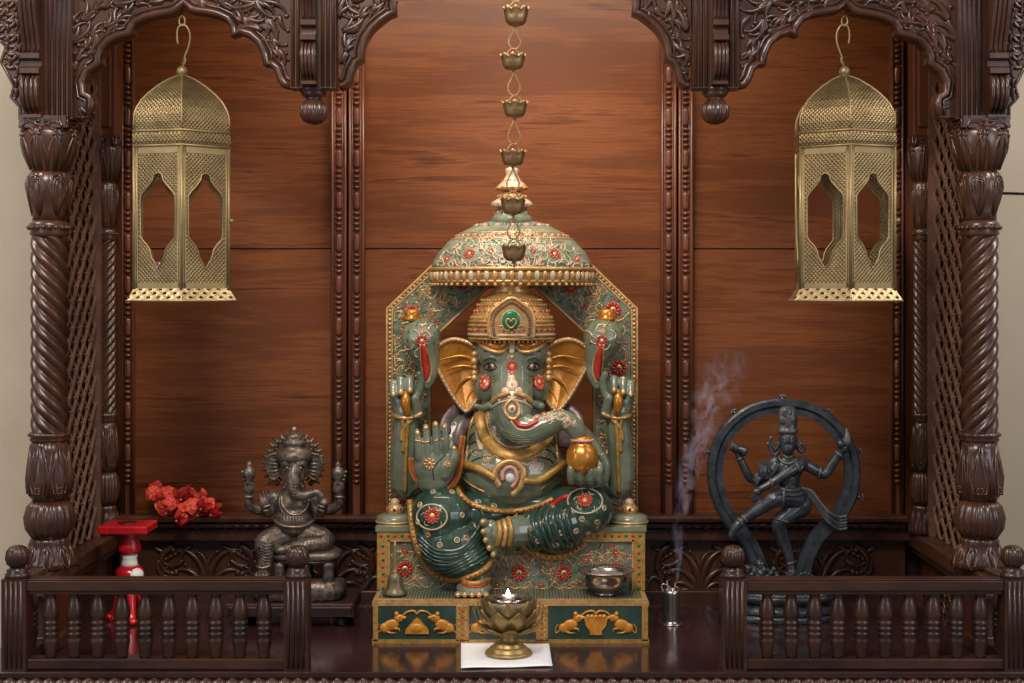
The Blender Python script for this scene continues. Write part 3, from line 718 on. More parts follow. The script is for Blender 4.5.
def mouse(x, y, d):
    Y = Ya - .001; O = 'orange_relief'; k = S(Y)
    def E(dx, dy, rx, rz, an=0.): ell(mb, P(x + d * dx, y + dy, Y), (rx * k, 2.2 * k, rz * k), O, 12, 8, Matrix.Rotation(an * d, 3, 'Y'))
    E(0, 3, 8.5, 5.5, -.35); E(-6, 6, 5.5, 5); E(8, -4, 5.2, 3.6, -.2); E(13, -4.5, 2.5, 1.8); E(5.5, -8, 2.2, 2.6)
    relief(mb, [(x + d * 6, y), (x + d * 11, y - 2), (x + d * 14, y - 6)], Y, 1.3, 1.0, O, 1.3); relief(mb, [(x + d * 3, y + 6), (x + d * 8, y + 7), (x + d * 9, y + 10)], Y, 1.5, 1.0, O, 1.3)
    relief(mb, [(x - d * 5, y + 9), (x + d * 0, y + 11), (x + d * 5, y + 11)], Y, 1.4, .9, O, 1.3)
    relief(mb, catmull([(x - d * 10, y + 8), (x - d * 14, y + 11), (x - d * 14, y + 5), (x - d * 11, y + 2)], 4), Y, .9, .5, O, 1.2)
    ell(mb, P(x + d * 9, y - 5, Y - .004), .8 * k, 'eye_dark', 6, 4)
for x, d in ((391, 1), (443, -1), (482, 1), (570, 1), (622, -1), (527, -1)): mouse(x, 622, d)
for xc, up in ((417, 1), (596, 0)):
    Y = Ya - .001; k = S(Y); O = 'orange_relief'
    if up: slab(mb, [(xc - 12, 634), (xc + 12, 634), (xc + 11, 629), (xc + 6, 624), (xc + 3, 620), (xc, 618), (xc - 3, 620), (xc - 6, 624), (xc - 11, 629)], [], Y - .004, .006, O); ell(mb, P(xc, 628, Y), (9 * k, 3 * k, 6 * k), O)
    else:
        slab(mb, [(xc - 12, 618), (xc + 12, 618), (xc + 10, 626), (xc + 6, 631), (xc + 6, 635), (xc - 6, 635), (xc - 6, 631), (xc - 10, 626)], [], Y - .003, .005, O)
        for j in range(5): ell(mb, P(xc - 8 + j * 4, 616.5, Y), 2.4 * k, O, 8, 5)
        relief(mb, [(xc - 13, 618), (xc + 13, 618)], Y - .002, 1, 1, 'gold')
    relief(mb, catmull([(xc - 16, 617), (xc - 10, 612), (xc - 3, 611), (xc, 614), (xc + 3, 611), (xc + 10, 612), (xc + 16, 617)], 4), Y, 1.2, 1.2, O, 1.2)
mb.build('pedestal_step', st)
# pedestal upper tier
Yp = .335; s = S(Yp); mb = MB(); xl, xr = P(377, 0, Yp).x, P(645, 0, Yp).x; z1 = P(0, 529, Yp).z
box(mb, xl, xr, Yp, .56, zt, z1, 'jade_field')
for a, b, c, d in ((377, 645, 531, 541), (377, 389, 541, 590), (633, 645, 541, 590)): pbox(mb, a, b, c, d, Yp - .005, Yp + .01, 'gold_ochre')
pbox(mb, 375.5, 646.5, 527, 531.5, Yp - .009, Yp + .02, 'jade'); pbox(mb, 388, 390, 540, 590, Yp - .007, Yp + .01, 'gold'); pbox(mb, 632, 634, 540, 590, Yp - .007, Yp + .01, 'gold'); pbox(mb, 388, 634, 540, 541.6, Yp - .007, Yp + .01, 'gold')
for xx in range(381, 645, 7): ell(mb, P(xx, 536, Yp - .005), (1.7 * s, .8 * s, 1.7 * s), 'red_paint' if xx % 2 else 'green_paint', 6, 4)
for yy in range(546, 590, 7):
    for xx in (383, 639): ell(mb, P(xx, yy, Yp - .005), (1.7 * s, .8 * s, 1.7 * s), 'red_paint' if yy % 2 else 'green_paint', 6, 4)
fl = [(405, 569, 8.5), (519, 573, 8.5), (564, 573, 8.0), (616, 570, 8.5), (616, 553, 3.5), (405, 551, 3.5), (541, 585, 3), (497, 585, 3), (586, 560, 3.5)]
for x, y, r in fl: flower(mb, P(x, y, Yp - .001), V0, r * s, 10)
for x, y, r in fl[:4]:
    for sg in (-1, 1):
        for a0, ln, k1 in ((-2.2, 34, .14), (2.4, 30, -.15), (-1.2, 26, -.16), (1.1, 24, .18)):
            q = curl((x + sg * 10, y + (8 if a0 > 0 else -6)), PI - a0 if sg < 0 else a0, ln, 0, -k1 * sg * (1 if a0 > 0 else 1), 16)
            q = [p for p in q if 391 < p[0] < 631 and 543 < p[1] < 589]
            if len(q) > 3: relief(mb, q, Yp, .75, .6, 'gold', .9, 5, 1.2)
curls_fill(mb, [(392, 544), (630, 544), (630, 588), (392, 588)], Yp, 9, 5, avoid=[(x, y, r + 2) for x, y, r in fl], r=.6, scale=.8)
mb.build('pedestal', st)
# side cushions
for sg in (-1, 1):
    mb = MB(); x = 512 + sg * 117
    lathe(mb, [(r * S(.40), P(0, y, .40).z) for r, y in ((17, 527), (18.5, 524), (19, 519), (17.5, 515), (12, 513))], (P(x, 0, .40).x, .40, 0), 'jade', 32)
    tube(mb, [P(x + 18.6 * math.cos(a / 20 * PI * 2), 521, .40) + Vector((0, 18.6 * S(.4) * math.sin(a / 20 * PI * 2), 0)) for a in range(20)], 1.3 * S(.4), 'gold', 6, closed=True, up=(0, 0, 1))
    ell(mb, P(x, 510, .40), (9 * S(.4), 9 * S(.4), 7 * S(.4)), 'gold'); ell(mb, P(x, 503, .40), (5 * S(.4),) * 3, 'cream', 8, 6)
    for k in range(8): ell(mb, P(x + 7 * math.cos(k * .785), 509, .40) + Vector((0, -.017 * abs(math.sin(k * .785)), 0)), 2.2 * S(.4), 'red_paint' if k % 2 else 'cream', 6, 4)
    mb.build('cushion', st)
# backplate -----------------------------------------------------------------
Yk = .47; s = S(Yk); mb = MB()
outer = [(386, 522), (386, 308), (447, 250), (470, 232), (554, 232), (577, 250), (638, 308), (638, 522)]
hole = [(430, 510), (430, 341), (488, 287), (536, 287), (594, 341), (594, 510)]
slab(mb, outer, [hole], Yk, .03, 'jade_field')
edge = [(386, 522), (386, 308), (447, 250), (470, 232)]
for M in (0, 1):
    e = [mir(p) if False else (1024 - p[0], p[1]) for p in edge] if M else edge
    for d, r, m_ in ((1.4, 1.7, 'gold'), (6.6, 1.1, 'gold')):
        q = offset_in(e, d if M else -d); tube(mb, [P(*p, Yk) for p in q], r * s, m_, 6, up=(0, 1, 0))
    beads(mb, offset_in(e, 4 if M else -4), Yk, 1.7, 'gold', 4.4); beads(mb, offset_in(e, 4 if M else -4), Yk - .0008, 1.2, 'red_paint', 8.8)
    h = [(430, 510), (430, 341), (488, 287), (512, 287)]; h = [(1024 - a, b) for a, b in h] if M else h
    tube(mb, [P(*p, Yk) for p in h], 1.7 * s, 'gold', 8, up=(0, 1, 0))
    poly = [(394, 518), (394, 312), (450, 258), (508, 258), (508, 282), (486, 283), (426, 338), (426, 518)]
    ff = [(412, 312, 7), (402, 497, 7.5), (437, 300, 0), (405, 270, 0), (404, 437, 4), (462, 283, 7)]; 
    if M: poly = [(1024 - a, b) for a, b in poly]; ff = [(613, 310, 8.5), (619, 368, 8.5), (618, 486, 8.5), (618, 440, 4), (571, 287, 7), (600, 515, 5)]
    for x, y, r in ff:
        if r: flower(mb, P(x, y, Yk - .001), V0, r * s, 10)
    curls_fill(mb, poly, Yk, 8, 11, avoid=[(x, y, r + 1.5) for x, y, r in ff if r], r=.8, mx=bool(M))
mb.build('backplate', st)
# canopy: half dome in front of the backplate
mb = MB(); Yd = .47; s = S(Yd)
dome = [(82, 269), (79, 262), (73, 252), (64, 242), (53, 234), (41, 227.5), (30, 223), (20, 221)]
cz = P(512, 0, Yd); cz.z = 0; Mx = 40
def half_dome(prof, mat, n=44, ry=.78, c=cz, add=0.):
    vs = []; 
    for r, y in prof:
        for k in range(n + 1):
            a = PI + PI * k / n; vs.append(Vector((c.x + (r + add) * s * math.cos(a), Yd + (r + add) * s * ry * math.sin(a), P(0, y, Yd).z)))
    fs = [(i * (n + 1) + k, i * (n + 1) + k + 1, (i + 1) * (n + 1) + k + 1, (i + 1) * (n + 1) + k) for i in range(len(prof) - 1) for k in range(n)]
    fs.append(tuple(reversed(range(n + 1)))); fs.append(tuple(range((len(prof) - 1) * (n + 1), len(prof) * (n + 1))))
    for i in range(len(prof) - 1): fs.append((i * (n + 1), (i + 1) * (n + 1), (i + 1) * (n + 1) + n, i * (n + 1) + n))
    mb.add(vs, fs, mat); return vs, fs
vs, fs = half_dome(dome, 'jade_pale'); bvd = BVHTree.FromPolygons(vs, fs)
pstroke(mb, bvd, [(438, 258), (450, 246), (470, 240), (512, 236), (554, 240), (574, 246), (586, 258)], .1, 'cream')
for yy, r, m_ in ((239.5, 1.0, 'gold'), (233.5, .8, 'gold')):
    rr_ = [(q, y) for q, y in dome]
    R_at = next((dome[i][0] + (dome[i + 1][0] - dome[i][0]) * (yy - dome[i][1]) / (dome[i + 1][1] - dome[i][1])) for i in range(len(dome) - 1) if dome[i + 1][1] <= yy <= dome[i][1])
    tube(mb, [Vector((cz.x + R_at * s * math.cos(PI + PI * k / 40), Yd + .78 * R_at * s * math.sin(PI + PI * k / 40), P(0, yy, Yd).z)) for k in range(41)], r * s, m_, 6)
for k in range(38):
    a = PI + PI * (k + .5) / 38; R_at = 56
    ell(mb, Vector((cz.x + R_at * s * math.cos(a), Yd + .78 * R_at * s * math.sin(a), P(0, 236.3, Yd).z)), 1.5 * s, 'red_paint' if k % 2 else 'cream', 6, 4)
for k in range(15):                                          # pink and green triangles near the top
    a = PI + PI * (k + .5) / 15; R_at = 36
    ell(mb, Vector((cz.x + R_at * s * math.cos(a), Yd + .78 * R_at * s * math.sin(a), P(0, 226.5, Yd).z)), (3.4 * s, 3.4 * s, 2.6 * s), 'pink_cream' if k % 2 else 'jade_field', 8, 4)
fd = [(469, 254, 6), (512, 254, 6), (555, 254, 6), (491, 251, 3), (533, 251, 3), (447, 259, 4), (577, 259, 4)]
for x, y, r in fd:
    c_, n_ = hit(bvd, x, y)
    if c_: flower(mb, c_, n_, r * s, 9, core='gold')
curls_fill(mb, [(432, 268), (446, 250), (468, 238), (490, 229), (534, 229), (556, 238), (578, 250), (592, 268)], .35, 5.5, 21, 'cream', .7, avoid=[(x, y, r + 1.5) for x, y, r in fd], bv=bvd)
half_dome([(81, 271), (83, 271.2), (83.5, 268.5), (82, 267.5)], 'gold'); half_dome([(74, 286), (80, 281), (80.5, 274), (80, 271)], 'gold_ochre'); half_dome([(79, 283), (81, 282.5), (81, 280.5), (80, 280)], 'gold')
for k in range(31):
    a = PI + PI * (k + .5) / 31; R_at = 80.5; cc = Vector((cz.x + R_at * s * math.cos(a), Yd + .78 * R_at * s * math.sin(a), 0))
    tube(mb, [cc + Vector((0, 0, P(0, y, Yd).z)) for y in (271.5, 273, 276, 279, 281.5)], [q * s for q in (2.0, 2.9, 3.1, 2.5, 1.0)], 'cream' if k % 2 == 0 else 'gold', 8)
    ell(mb, cc + Vector((0, 0, P(0, 284.5, Yd).z)), (2.2 * s, 2.2 * s, 1.8 * s), 'gold', 6, 4)
mb.build('canopy_dome', st)
mb = MB(); FN = [(21, 222, 'jade_pale'), (18, 218, 'jade_pale'), (14.5, 210, 'cream'), (12.5, 206, 'cream')]
cf = P(512, 0, .46); cf.z = 0
def FL(pr, mat, mod=None, n=40): lathe(mb, [(r * s, P(0, y, .46).z) for r, y in pr], cf, mat, n, mod)
FL([(22, 224), (19.5, 217), (15.5, 211), (13.5, 207)], 'jade_pale'); FL([(12, 208), (20, 206.5), (18, 202), (11, 197)], 'cream', lambda a, h, r: r * (1 + .10 * abs(math.cos(6 * a)))); FL([(12, 199), (14, 197), (12.5, 194), (7, 191)], 'gold')
FL([(6, 192), (15, 189), (14.5, 186.5), (8, 180), (5.5, 174), (6.5, 171.5), (6, 168.5), (2, 167)], 'cream', lambda a, h, r: r * (1 + .05 * abs(math.cos(5 * a)))); FL([(13, 190.5), (15.8, 189), (15.5, 187)], 'gold')
for y, r, m1, m2, st_ in ((213, 17.3, 'red_paint', 'cream', 10), (204.5, 19.6, 'gold', 'red_paint', 12), (196.5, 14, 'gold', 'cream', 9), (188.5, 15.4, 'red_paint', 'gold', 10), (181, 8.8, 'gold', 'red_paint', 7)):
    for k in range(2 * st_): a = PI * k / st_; ell(mb, cf + Vector((r * s * math.cos(a), r * s * math.sin(a), P(0, y, .46).z)), 1.3 * s, m1 if k % 2 else m2, 6, 4)
mb.build('finial', st)

# figure --------------------------------------------------------------------
B_ = MB()
blob(B_, 512, 470, .41, 55, 41, 46); blob(B_, 512, 432, .43, 50, 34, 34); blob(B_, 459, 428, .43, 20, 20, 18); blob(B_, 563, 428, .43, 20, 20, 18); blob(B_, 512, 405, .42, 30, 28, 28)
blob(B_, 512, 366, .395, 34, 42, 34); blob(B_, 496, 352, .385, 22, 20, 28); blob(B_, 528, 352, .385, 22, 20, 28); blob(B_, 487, 388, .385, 14, 17, 22); blob(B_, 536, 388, .385, 14, 17, 22); blob(B_, 512, 372, .345, 20, 26, 18)
TR = [(512, 372, .345, 21), (512, 392, .325, 21.5), (512, 411, .305, 20), (518, 426, .295, 17), (532, 430, .285, 15), (547, 425, .28, 12.5), (560, 420, .28, 10.8), (571, 424, .28, 9.8), (577, 432, .285, 9.3)]
limb(B_, TR, n=18)
limb(B_, [(494, 404, .335, 5), (484, 408, .31, 4), (476, 406, .295, 2.5)]); limb(B_, [(531, 404, .335, 5), (541, 406, .31, 4)])
# seat and front arms
limb(B_, [(456, 428, .42, 17), (444, 455, .39, 15), (436, 478, .35, 14)]); blob(B_, 435, 467, .315, 21, 22, 9); blob(B_, 433, 480, .32, 17, 12, 10); blob(B_, 447, 466, .305, 9, 15, 8, ang=.35)
for x0, x1, y1 in ((420, 417, 432), (428.5, 425.8, 427), (437.5, 435.3, 424), (446.5, 444.8, 426)): limb(B_, [(x0, 458, .308, 4.7), ((x0 + x1) / 2, 444, .302, 4.0), (x1, y1, .304, 3.3)])
limb(B_, [(449, 468, .30, 6), (454, 458, .295, 5), (454, 449, .298, 3.6)])
limb(B_, [(566, 428, .42, 16), (590, 452, .40, 14), (598, 474, .36, 12), (590, 478, .32, 12)]); blob(B_, 586, 474, .312, 18, 13, 12)
for x in (571.5, 581, 590.5, 600): limb(B_, [(x + 1, 478, .295, 4.4), (x, 481, .281, 4.3), (x - .5, 471, .270, 4.2), (x, 465, .276, 3.6)])
limb(B_, [(604, 478, .30, 5.5), (606, 466, .295, 5), (602, 456, .295, 4)])
# rear arms with hands
for sg in (-1, 1):
    X = lambda d: 512 + sg * d
    limb(B_, [(X(58), 430, .45, 15), (X(88), 468, .45, 14), (X(106), 486, .43, 14), (X(109), 460, .415, 13.5), (X(106), 425, .405, 12), (X(106), 412, .40, 12)])
    blob(B_, X(106), 404, .395, 15.5, 16, 8)
    for d, yk, yt in ((118, 384, 395), (110.5, 380, 393), (101.5, 379, 391)): limb(B_, [(X(d - 1), 403, .40, 5), (X(d), 388, .388, 5), (X(d + .5), yk, .374, 4.6), (X(d + .8), yt, .360, 3.6)])
    limb(B_, [(X(95), 396, .385, 5), (X(91), 383, .38, 4.3), (X(93), 374, .372, 3.4)]); limb(B_, [(X(94), 414, .388, 6), (X(97), 398, .372, 5)])
# feet
limb(B_, [(545, 530, .33, 16), (515, 531, .295, 15.5), (500, 534, .285, 14)]); blob(B_, 493, 537, .285, 10.5, 18, 9, ang=-.2)
for x, y, r in ((484, 522.5, 4.6), (484.5, 532, 4.1), (487, 540.5, 3.9), (490.5, 548, 3.7), (494, 554.5, 3.4)): blob(B_, x, y, .275, r, r, r)
limb(B_, [(477, 566, .33, 15), (476, 580, .31, 14)]); blob(B_, 474, 588, .285, 18, 8.5, 22)
for i, x in enumerate((457, 464, 471, 478, 485, 491)): 
    if i < 5: blob(B_, x + 1, 594.5, .240, 3.9, 3.6, 6)
bodym = bake(B_, .0020, 2); bv = tree(bodym)
T_ = MB(); blob(T_, 512, 470, .41, 55, 41, 46); blob(T_, 512, 432, .43, 50, 34, 34); blob(T_, 459, 428, .43, 20, 20, 18); blob(T_, 563, 428, .43, 20, 20, 18); blob(T_, 512, 405, .42, 30, 28, 28)
limb(T_, [(456, 428, .42, 17), (444, 455, .39, 15)]); limb(T_, [(566, 428, .42, 16), (590, 452, .40, 14)]); bt = tree(bake(T_, .0024, 3))
body = MB(); body.add_mesh(bodym, 'jade')
# painted and raised ornament on the body, face and trunk
ps = lambda pts, r, m_='gold', **k: pstroke(body, bv, pts, r, m_, **k)
def fdot(x, y, r, col='gold', fl_=.5):
    c_, n_ = hit(bv, x, y)
    if c_ is not None: k = S(c_.y); ell(body, c_, (r * k, r * fl_ * k, r * k), col, 10, 6, frame_of(n_))
def ffl(x, y, r, npet=9, **k):
    c_, n_ = hit(bv, x, y)
    if c_ is not None: flower(body, c_, n_, r * S(c_.y), npet, **k)
for sg in (-1, 1):
    X = lambda d: 512 + sg * d
    ps([(X(13), 362), (X(17), 358), (X(23), 357), (X(30), 361)], 1.3, 'jade', taper=True); ps([(X(12), 354), (X(20), 349), (X(29), 352)], 1.0, 'jade_dark', taper=True)
    c_, n_ = hit(bv, X(21.5), 366)
    k = S(c_.y); Mf = frame_of(n_); ell(body, c_, (5.4 * k, 2.0 * k, 3.1 * k), 'cream', 14, 8, Mf); ell(body, c_ + n_ * 1.2 * k, (3.0 * k, 1.5 * k, 2.8 * k), 'bronze_grey', 12, 7, Mf); ell(body, c_ + n_ * 1.9 * k, (1.8 * k, 1.3 * k, 1.8 * k), 'eye_dark', 10, 6, Mf)
    ps([(X(15), 368), (X(18), 364), (X(22), 362.6), (X(26), 364.4), (X(28.5), 368)], 1.0, 'eye_dark', taper=True); ps([(X(15), 368), (X(19), 370), (X(24), 370), (X(28.5), 368)], .8, 'eye_dark', taper=True)
    for j in range(3): ps([(X(12), 372 + j * 3), (X(18), 376 + j * 3), (X(26), 376 + j * 3)], .6, 'jade')
    for rx, ry, col in ((6.2, 9.2, 'red_paint'),):
        c_, n_ = hit(bv, X(27), 382)
        if c_: k = S(c_.y); Mf = frame_of(n_); ell(body, c_, (6.2 * k, 1.6 * k, 9.2 * k), 'red_paint', 16, 8, Mf); [ell(body, c_ + Mf @ Vector((4.2 * math.cos(a * PI / 4) * k, 0, 6.6 * math.sin(a * PI / 4) * k)) + n_ * k, 1.3 * k, 'gold', 6, 4) for a in range(8)]; ell(body, c_ + n_ * 1.2 * k, (2 * k, 1.2 * k, 3 * k), 'gold', 8, 5, Mf)
    ps([(X(1), 341), (X(7), 350), (X(16), 352), (X(28), 347), (X(36), 338)], 2.4, 'gold', flat=.8); ps([(X(6), 343), (X(15), 347), (X(28), 341)], 4.6, 'gold_orange')
    ps([(X(19), 402), (X(12), 396), (X(2), 393)], 2.6, 'gold'); ps([(X(20), 408), (X(13), 403), (X(3), 400)], 1.1, 'cream')
    for j in range(4): fdot(X(3 + j * 5), 397 + j * 1.7, 1.6, 'red_paint' if j % 2 else 'cream')
ffl(512, 366, 6.0, 11, core='cream', ring='pink_cream'); ffl(512, 372.5, 4, 8, core='cream')
ps([(512, 340), (512, 347), (512, 354)], 3.8, 'cream', taper=True); fdot(512, 357, 3, 'gold', .9); fdot(512, 348, 2, 'pink_cream')
for x, y, r in ((512, 385, 6.5), (505, 391, 4.5), (519, 391, 4.5), (512, 378, 3.5)): fdot(x, y, r, 'cream', .25)
fdot(512, 385, 2.6, 'red_paint', .7)
ps([(512, 399), (507, 404), (505, 411), (510, 418), (516, 418), (519, 411), (517, 404), (512, 399)], 1.9, 'gold'); fdot(512, 409, 4.5, 'cream', .4); fdot(512, 409, 2.8, 'red_paint', .8)
ps([(514, 419), (519, 425), (528, 426), (538, 421)], 2.2, 'red_paint'); ps([(511, 421), (518, 429), (529, 430), (541, 424)], 1.0, 'cream')
for x, y, r in ((537, 417, 4), (544, 414, 3.6), (548, 419, 3), (560, 414, 3.6), (568, 418, 3.4), (566, 426, 3), (574, 424, 3)): ffl(x, y, r, 7, core='cream', ring='cream', pet='pink_cream' if x > 546 else 'red_paint')
for i in range(26):
    a = R_.uniform(0, 6.28); x, y = R_.choice([(540, 416), (552, 414), (562, 417), (570, 422)]); x += R_.uniform(-7, 7); y += R_.uniform(-4, 5)
    ps(curl((x, y), a, 8, .1, R_.choice((-1, 1)) * .5, 6), .55, 'cream', sm=2)
for j in range(5): ps([(497 + j, 424 + j * 3.6), (506 + j * 3, 431 + j * 2.6), (516 + j * 5, 434 + j * 2)], .5, 'jade', taper=True)
pt_ = lambda pts, r, m_='gold', **k: pstroke(body, bt, pts, r, m_, **k)
def fdt(x, y, r, col='gold', fl_=.5):
    c_, n_ = hit(bt, x, y)
    if c_ is not None: k = S(c_.y); ell(body, c_, (r * k, r * fl_ * k, r * k), col, 10, 6, frame_of(n_))
def fft(x, y, r, npet=9, **k):
    c_, n_ = hit(bt, x, y)
    if c_ is not None: flower(body, c_, n_, r * S(c_.y), npet, **k)
# necklace, chest and belly ornaments
nk = [(480, 414), (484, 432), (492, 446), (505, 454), (521, 455), (534, 450), (544, 440), (549, 430)]
pt_(nk, 6.2, 'gold_ochre', n=10, flat=.35); 
for d, r, m_ in ((-5.6, 1.3, 'gold'), (5.8, 1.2, 'gold')): pt_([(x + (0), y) for x, y in offset_in(nk, d)], r, m_)
q = catmull(offset_in(nk, 8), 5)
for i in range(0, len(q)): fdt(q[i][0], q[i][1], 1.8, 'cream' if i % 2 else 'pink_cream')
q = catmull(offset_in(nk, -2), 3)
for i in range(0, len(q)): fdt(q[i][0], q[i][1], 1.1, 'red_paint', 1)
for x, y in ((487, 458), (534, 462), (480, 447), (544, 452)): fft(x, y, 5, 8, core='cream', ring='cream', pet='pink_cream')
for i in range(34):
    x, y = R_.uniform(474, 552), R_.uniform(452, 470)
    pt_(curl((x, y), R_.uniform(0, 6.28), 9, .05, R_.choice((-1, 1)) * .45, 6), .55, R_.choice(['cream', 'cream', 'gold']), sm=2)
pt_([(459, 468), (470, 466), (484, 471), (496, 478)], 4.2, 'gold_ochre', n=10); pt_([(524, 480), (538, 480), (551, 473), (563, 463)], 4.0, 'gold_ochre', n=10)   # snake belt
pt_([(500, 486), (495, 476), (498, 467), (507, 462), (516, 463), (523, 470), (523, 479), (519, 488), (512, 494)], 3.3, 'gold', n=10); pt_([(503, 480), (503, 472), (509, 467), (515, 470), (517, 478), (512, 487)], 2.2, 'pink_cream'); fdt(510, 478, 5, 'white_paint', .5)
pt_([(459, 474), (470, 484), (485, 492)], .9, 'gold'); pt_([(540, 489), (552, 481), (560, 472)], .9, 'gold'); pt_([(470, 497), (490, 505), (515, 508), (540, 503), (558, 492)], 1.0, 'jade_pale')
hem = [(452, 488), (458, 497), (470, 505), (490, 511), (512, 513), (534, 511), (552, 505)]
pt_(hem, 3.3, 'gold_ochre', flat=.5, n=8)
for p in catmull(hem, 5): fdt(*p, 1.2, 'red_paint', 1)
# shawl on the shoulders
for sg in (-1, 1):
    X = lambda d: 512 + sg * d
    for pts, r in (([(X(44), 408), (X(54), 412), (X(63), 421), (X(66), 434)], 7.5), ([(X(38), 412), (X(46), 420), (X(52), 432), (X(54), 446)], 6)): pt_(pts, r, 'lavender', n=10, flat=.4)
    e = [(X(34), 410), (X(40), 422), (X(44), 440), (X(45), 458), (X(50), 474)]; pt_(e, 1.7, 'gold')
    e = [(X(30), 410), (X(33), 424), (X(33), 440), (X(30), 450)]; pt_(e, 3.0, 'cream', flat=.4)
    for x, y in ((55, 414), (61, 424), (50, 424), (57, 434), (64, 438), (51, 440)): fft(X(x), y, 3.2, 7, core='green_paint', ring='gold', pet='gold_ochre')
    for j in range(5): pt_([(X(30 - j * 2), 420 + j * 9), (X(38), 424 + j * 9), (X(44), 432 + j * 9)], .8, 'jade_dark')
    # bracelets and hanging tassels of the rear hands
    br = [(X(121), 412), (X(116), 416), (X(106), 418), (X(96), 416), (X(91), 413)]; ps(br, 2.3, 'gold')
    for p in catmull(br, 3): fdot(*p, 1.5, 'cream', 1)
    for x0, x1, y1 in ((112, 108, 452), (107, 106, 494), (103, 109, 441)): ps([(X(x0 - 3), 419), (X(x1), (419 + y1) / 2), (X(x1 + 1), y1)], 2.0, 'gold_ochre', flat=.6); ps([(X(x0 - 3), 419), (X(x1), (419 + y1) / 2), (X(x1 + 1), y1)], .8, 'red_paint')
    limb_pts = [(X(104), 388, .378, 3.6), (X(106), 396, .365, 4.6), (X(106.5), 404, .362, 5.0), (X(105), 412, .368, 3.8)]
    qq = catmull(limb_pts, 4); tube(body, [P(*p[:3]) for p in qq], [p[3] * S(p[2]) for p in qq], 'gold_orange', 10); ell(body, P(*qq[-1][:3]), 3.8 * S(.37), 'gold_orange', 10, 6)
    for d, y in ((118.6, 394), (111, 392), (102, 390)):
        c_, n_ = hit(bv, X(d), y)
        if c_: k = S(c_.y); ell(body, c_, (2.2 * k, 1.2 * k, 3 * k), 'gold', 8, 5, frame_of(n_))
# raised palm ornaments and gold cuff
ffl(429.5, 464, 6.5, 8, core='red_paint', ring='gold', pet='gold'); ffl(448, 464, 3.8, 7, core='red_paint', ring='gold', pet='gold')
ps([(415, 440), (423, 442), (434, 441), (443, 439)], .9, 'gold'); ps([(434, 480), (433, 470), (438, 462), (446, 455)], .6, 'jade_dark')
for x, y in ((417.5, 431), (426, 426), (435.5, 423), (444.5, 425), (454, 446)): fdot(x, y + 2, 2.4, 'gold', .6)
cuff = catmull([(411, 458), (412, 470), (418, 482), (427, 490), (437, 493), (448, 489), (456, 479), (460, 466), (461, 450), (463, 436)], 5)
tube(body, [P(*p, .322) for p in cuff], 3.2 * S(.32), 'gold_ochre', 8); tube(body, [P(p[0], p[1], .315) for p in cuff], 1.0 * S(.32), 'red_paint', 6)
for x in (572, 581, 590, 599): ps([(x - 3, 481), (x + 3, 481)], .5, 'jade_dark')
# anklets and toenails
for o in (0, 5.5, 11): ps([(496 + o, 515), (499 + o, 524), (500 + o, 534), (497 + o, 546)], 2.6 if o != 5.5 else 2.2, 'gold_ochre' if o != 5.5 else 'gold', flat=.6)
ffl(503, 531, 4, 8)
for x, y in ((482.5, 522), (483, 531.5), (485.5, 540), (489, 548), (493, 554.5)): fdot(x, y, 2.8, 'gold', .6)
ps([(458, 578), (466, 584), (478, 585), (492, 578)], 3.6, 'gold_ochre', flat=.5); ps([(460, 582), (468, 587), (480, 587), (491, 582)], 1, 'red_paint'); ffl(476, 585, 3.2, 7)
for i in range(5): fdot(458 + i * 7, 595, 2.5, 'gold', .6)
bo = body.build('body', st)
# dhoti: two draped legs
D = MB()
blob(D, 442, 516, .335, 33, 31, 34); blob(D, 452, 543, .33, 33, 32, 32); blob(D, 468, 560, .325, 25, 22, 30); blob(D, 482, 512, .38, 34, 24, 34); blob(D, 430, 535, .335, 20, 26, 26)
limb(D, [(500, 505, .40, 24), (545, 508, .38, 22), (588, 510, .345, 23)], 'jade_dark', 16); blob(D, 588, 510, .33, 25, 24, 28); blob(D, 562, 523, .33, 32, 25, 28, ang=-.25); blob(D, 536, 530, .325, 21, 21, 24); blob(D, 558, 535, .335, 26, 19, 24)
dm = bake(D, .0022, 4); bd = tree(dm); mb = MB(); mb.add_mesh(dm, 'jade_dark')
dp = lambda pts, r, m_='gold', **k: pstroke(mb, bd, pts, r, m_, **k)
for i in range(8):                                                # gathered folds, left leg
    t = i / 7; dp([(416 + 5 * t, 532 + 36 * t), (436 + 2 * t, 549 + 26 * t), (462, 548 + 22 * t), (482 + 6 * t, 520 + 36 * t), (478 + 12 * t, 500 + 48 * t)], 2.5, 'jade_dark', taper=True, n=8)
for i in range(8):                                                # folds, right leg
    t = i / 7; dp([(524 + 48 * t, 506 - 10 * t + 6), (519 + 48 * t, 520 - 4 * t), (524 + 48 * t, 536), (534 + 44 * t, 550 - 1 * t)], 2.4, 'jade_dark', taper=True, n=8)
h1 = [(410, 500), (412, 525), (417, 546), (425, 563), (437, 576), (452, 580), (468, 577), (482, 571), (491, 561), (493, 548)]
h2 = [(517, 514), (514, 526), (518, 538), (528, 549), (543, 556), (560, 557), (575, 550), (585, 543)]
def rim(pts, r, col):
    run = []
    for p in catmull(pts, 6):
        c_, n_ = hit(bd, *p); run.append((P(*p, c_.y) if c_ is not None and c_.y < .36 else (Vector((P(*p, .33))))))
    for _ in range(4): run = [run[0]] + [(run[i - 1] + run[i] * 2 + run[i + 1]) / 4 for i in range(1, len(run) - 1)] + [run[-1]]
    tube(mb, [v + Vector((0, -.002, 0)) for v in run], r * S(.33), col, 8); return run
for h in (h1, h2):
    rn = rim(h, 3.3, 'gold_ochre')
    for i, v in enumerate(rn):
        ell(mb, v + Vector((0, -.009, 0)), 1.2 * S(.33), 'red_paint' if i % 2 else 'gold', 6, 4)
rr = random.Random(9)
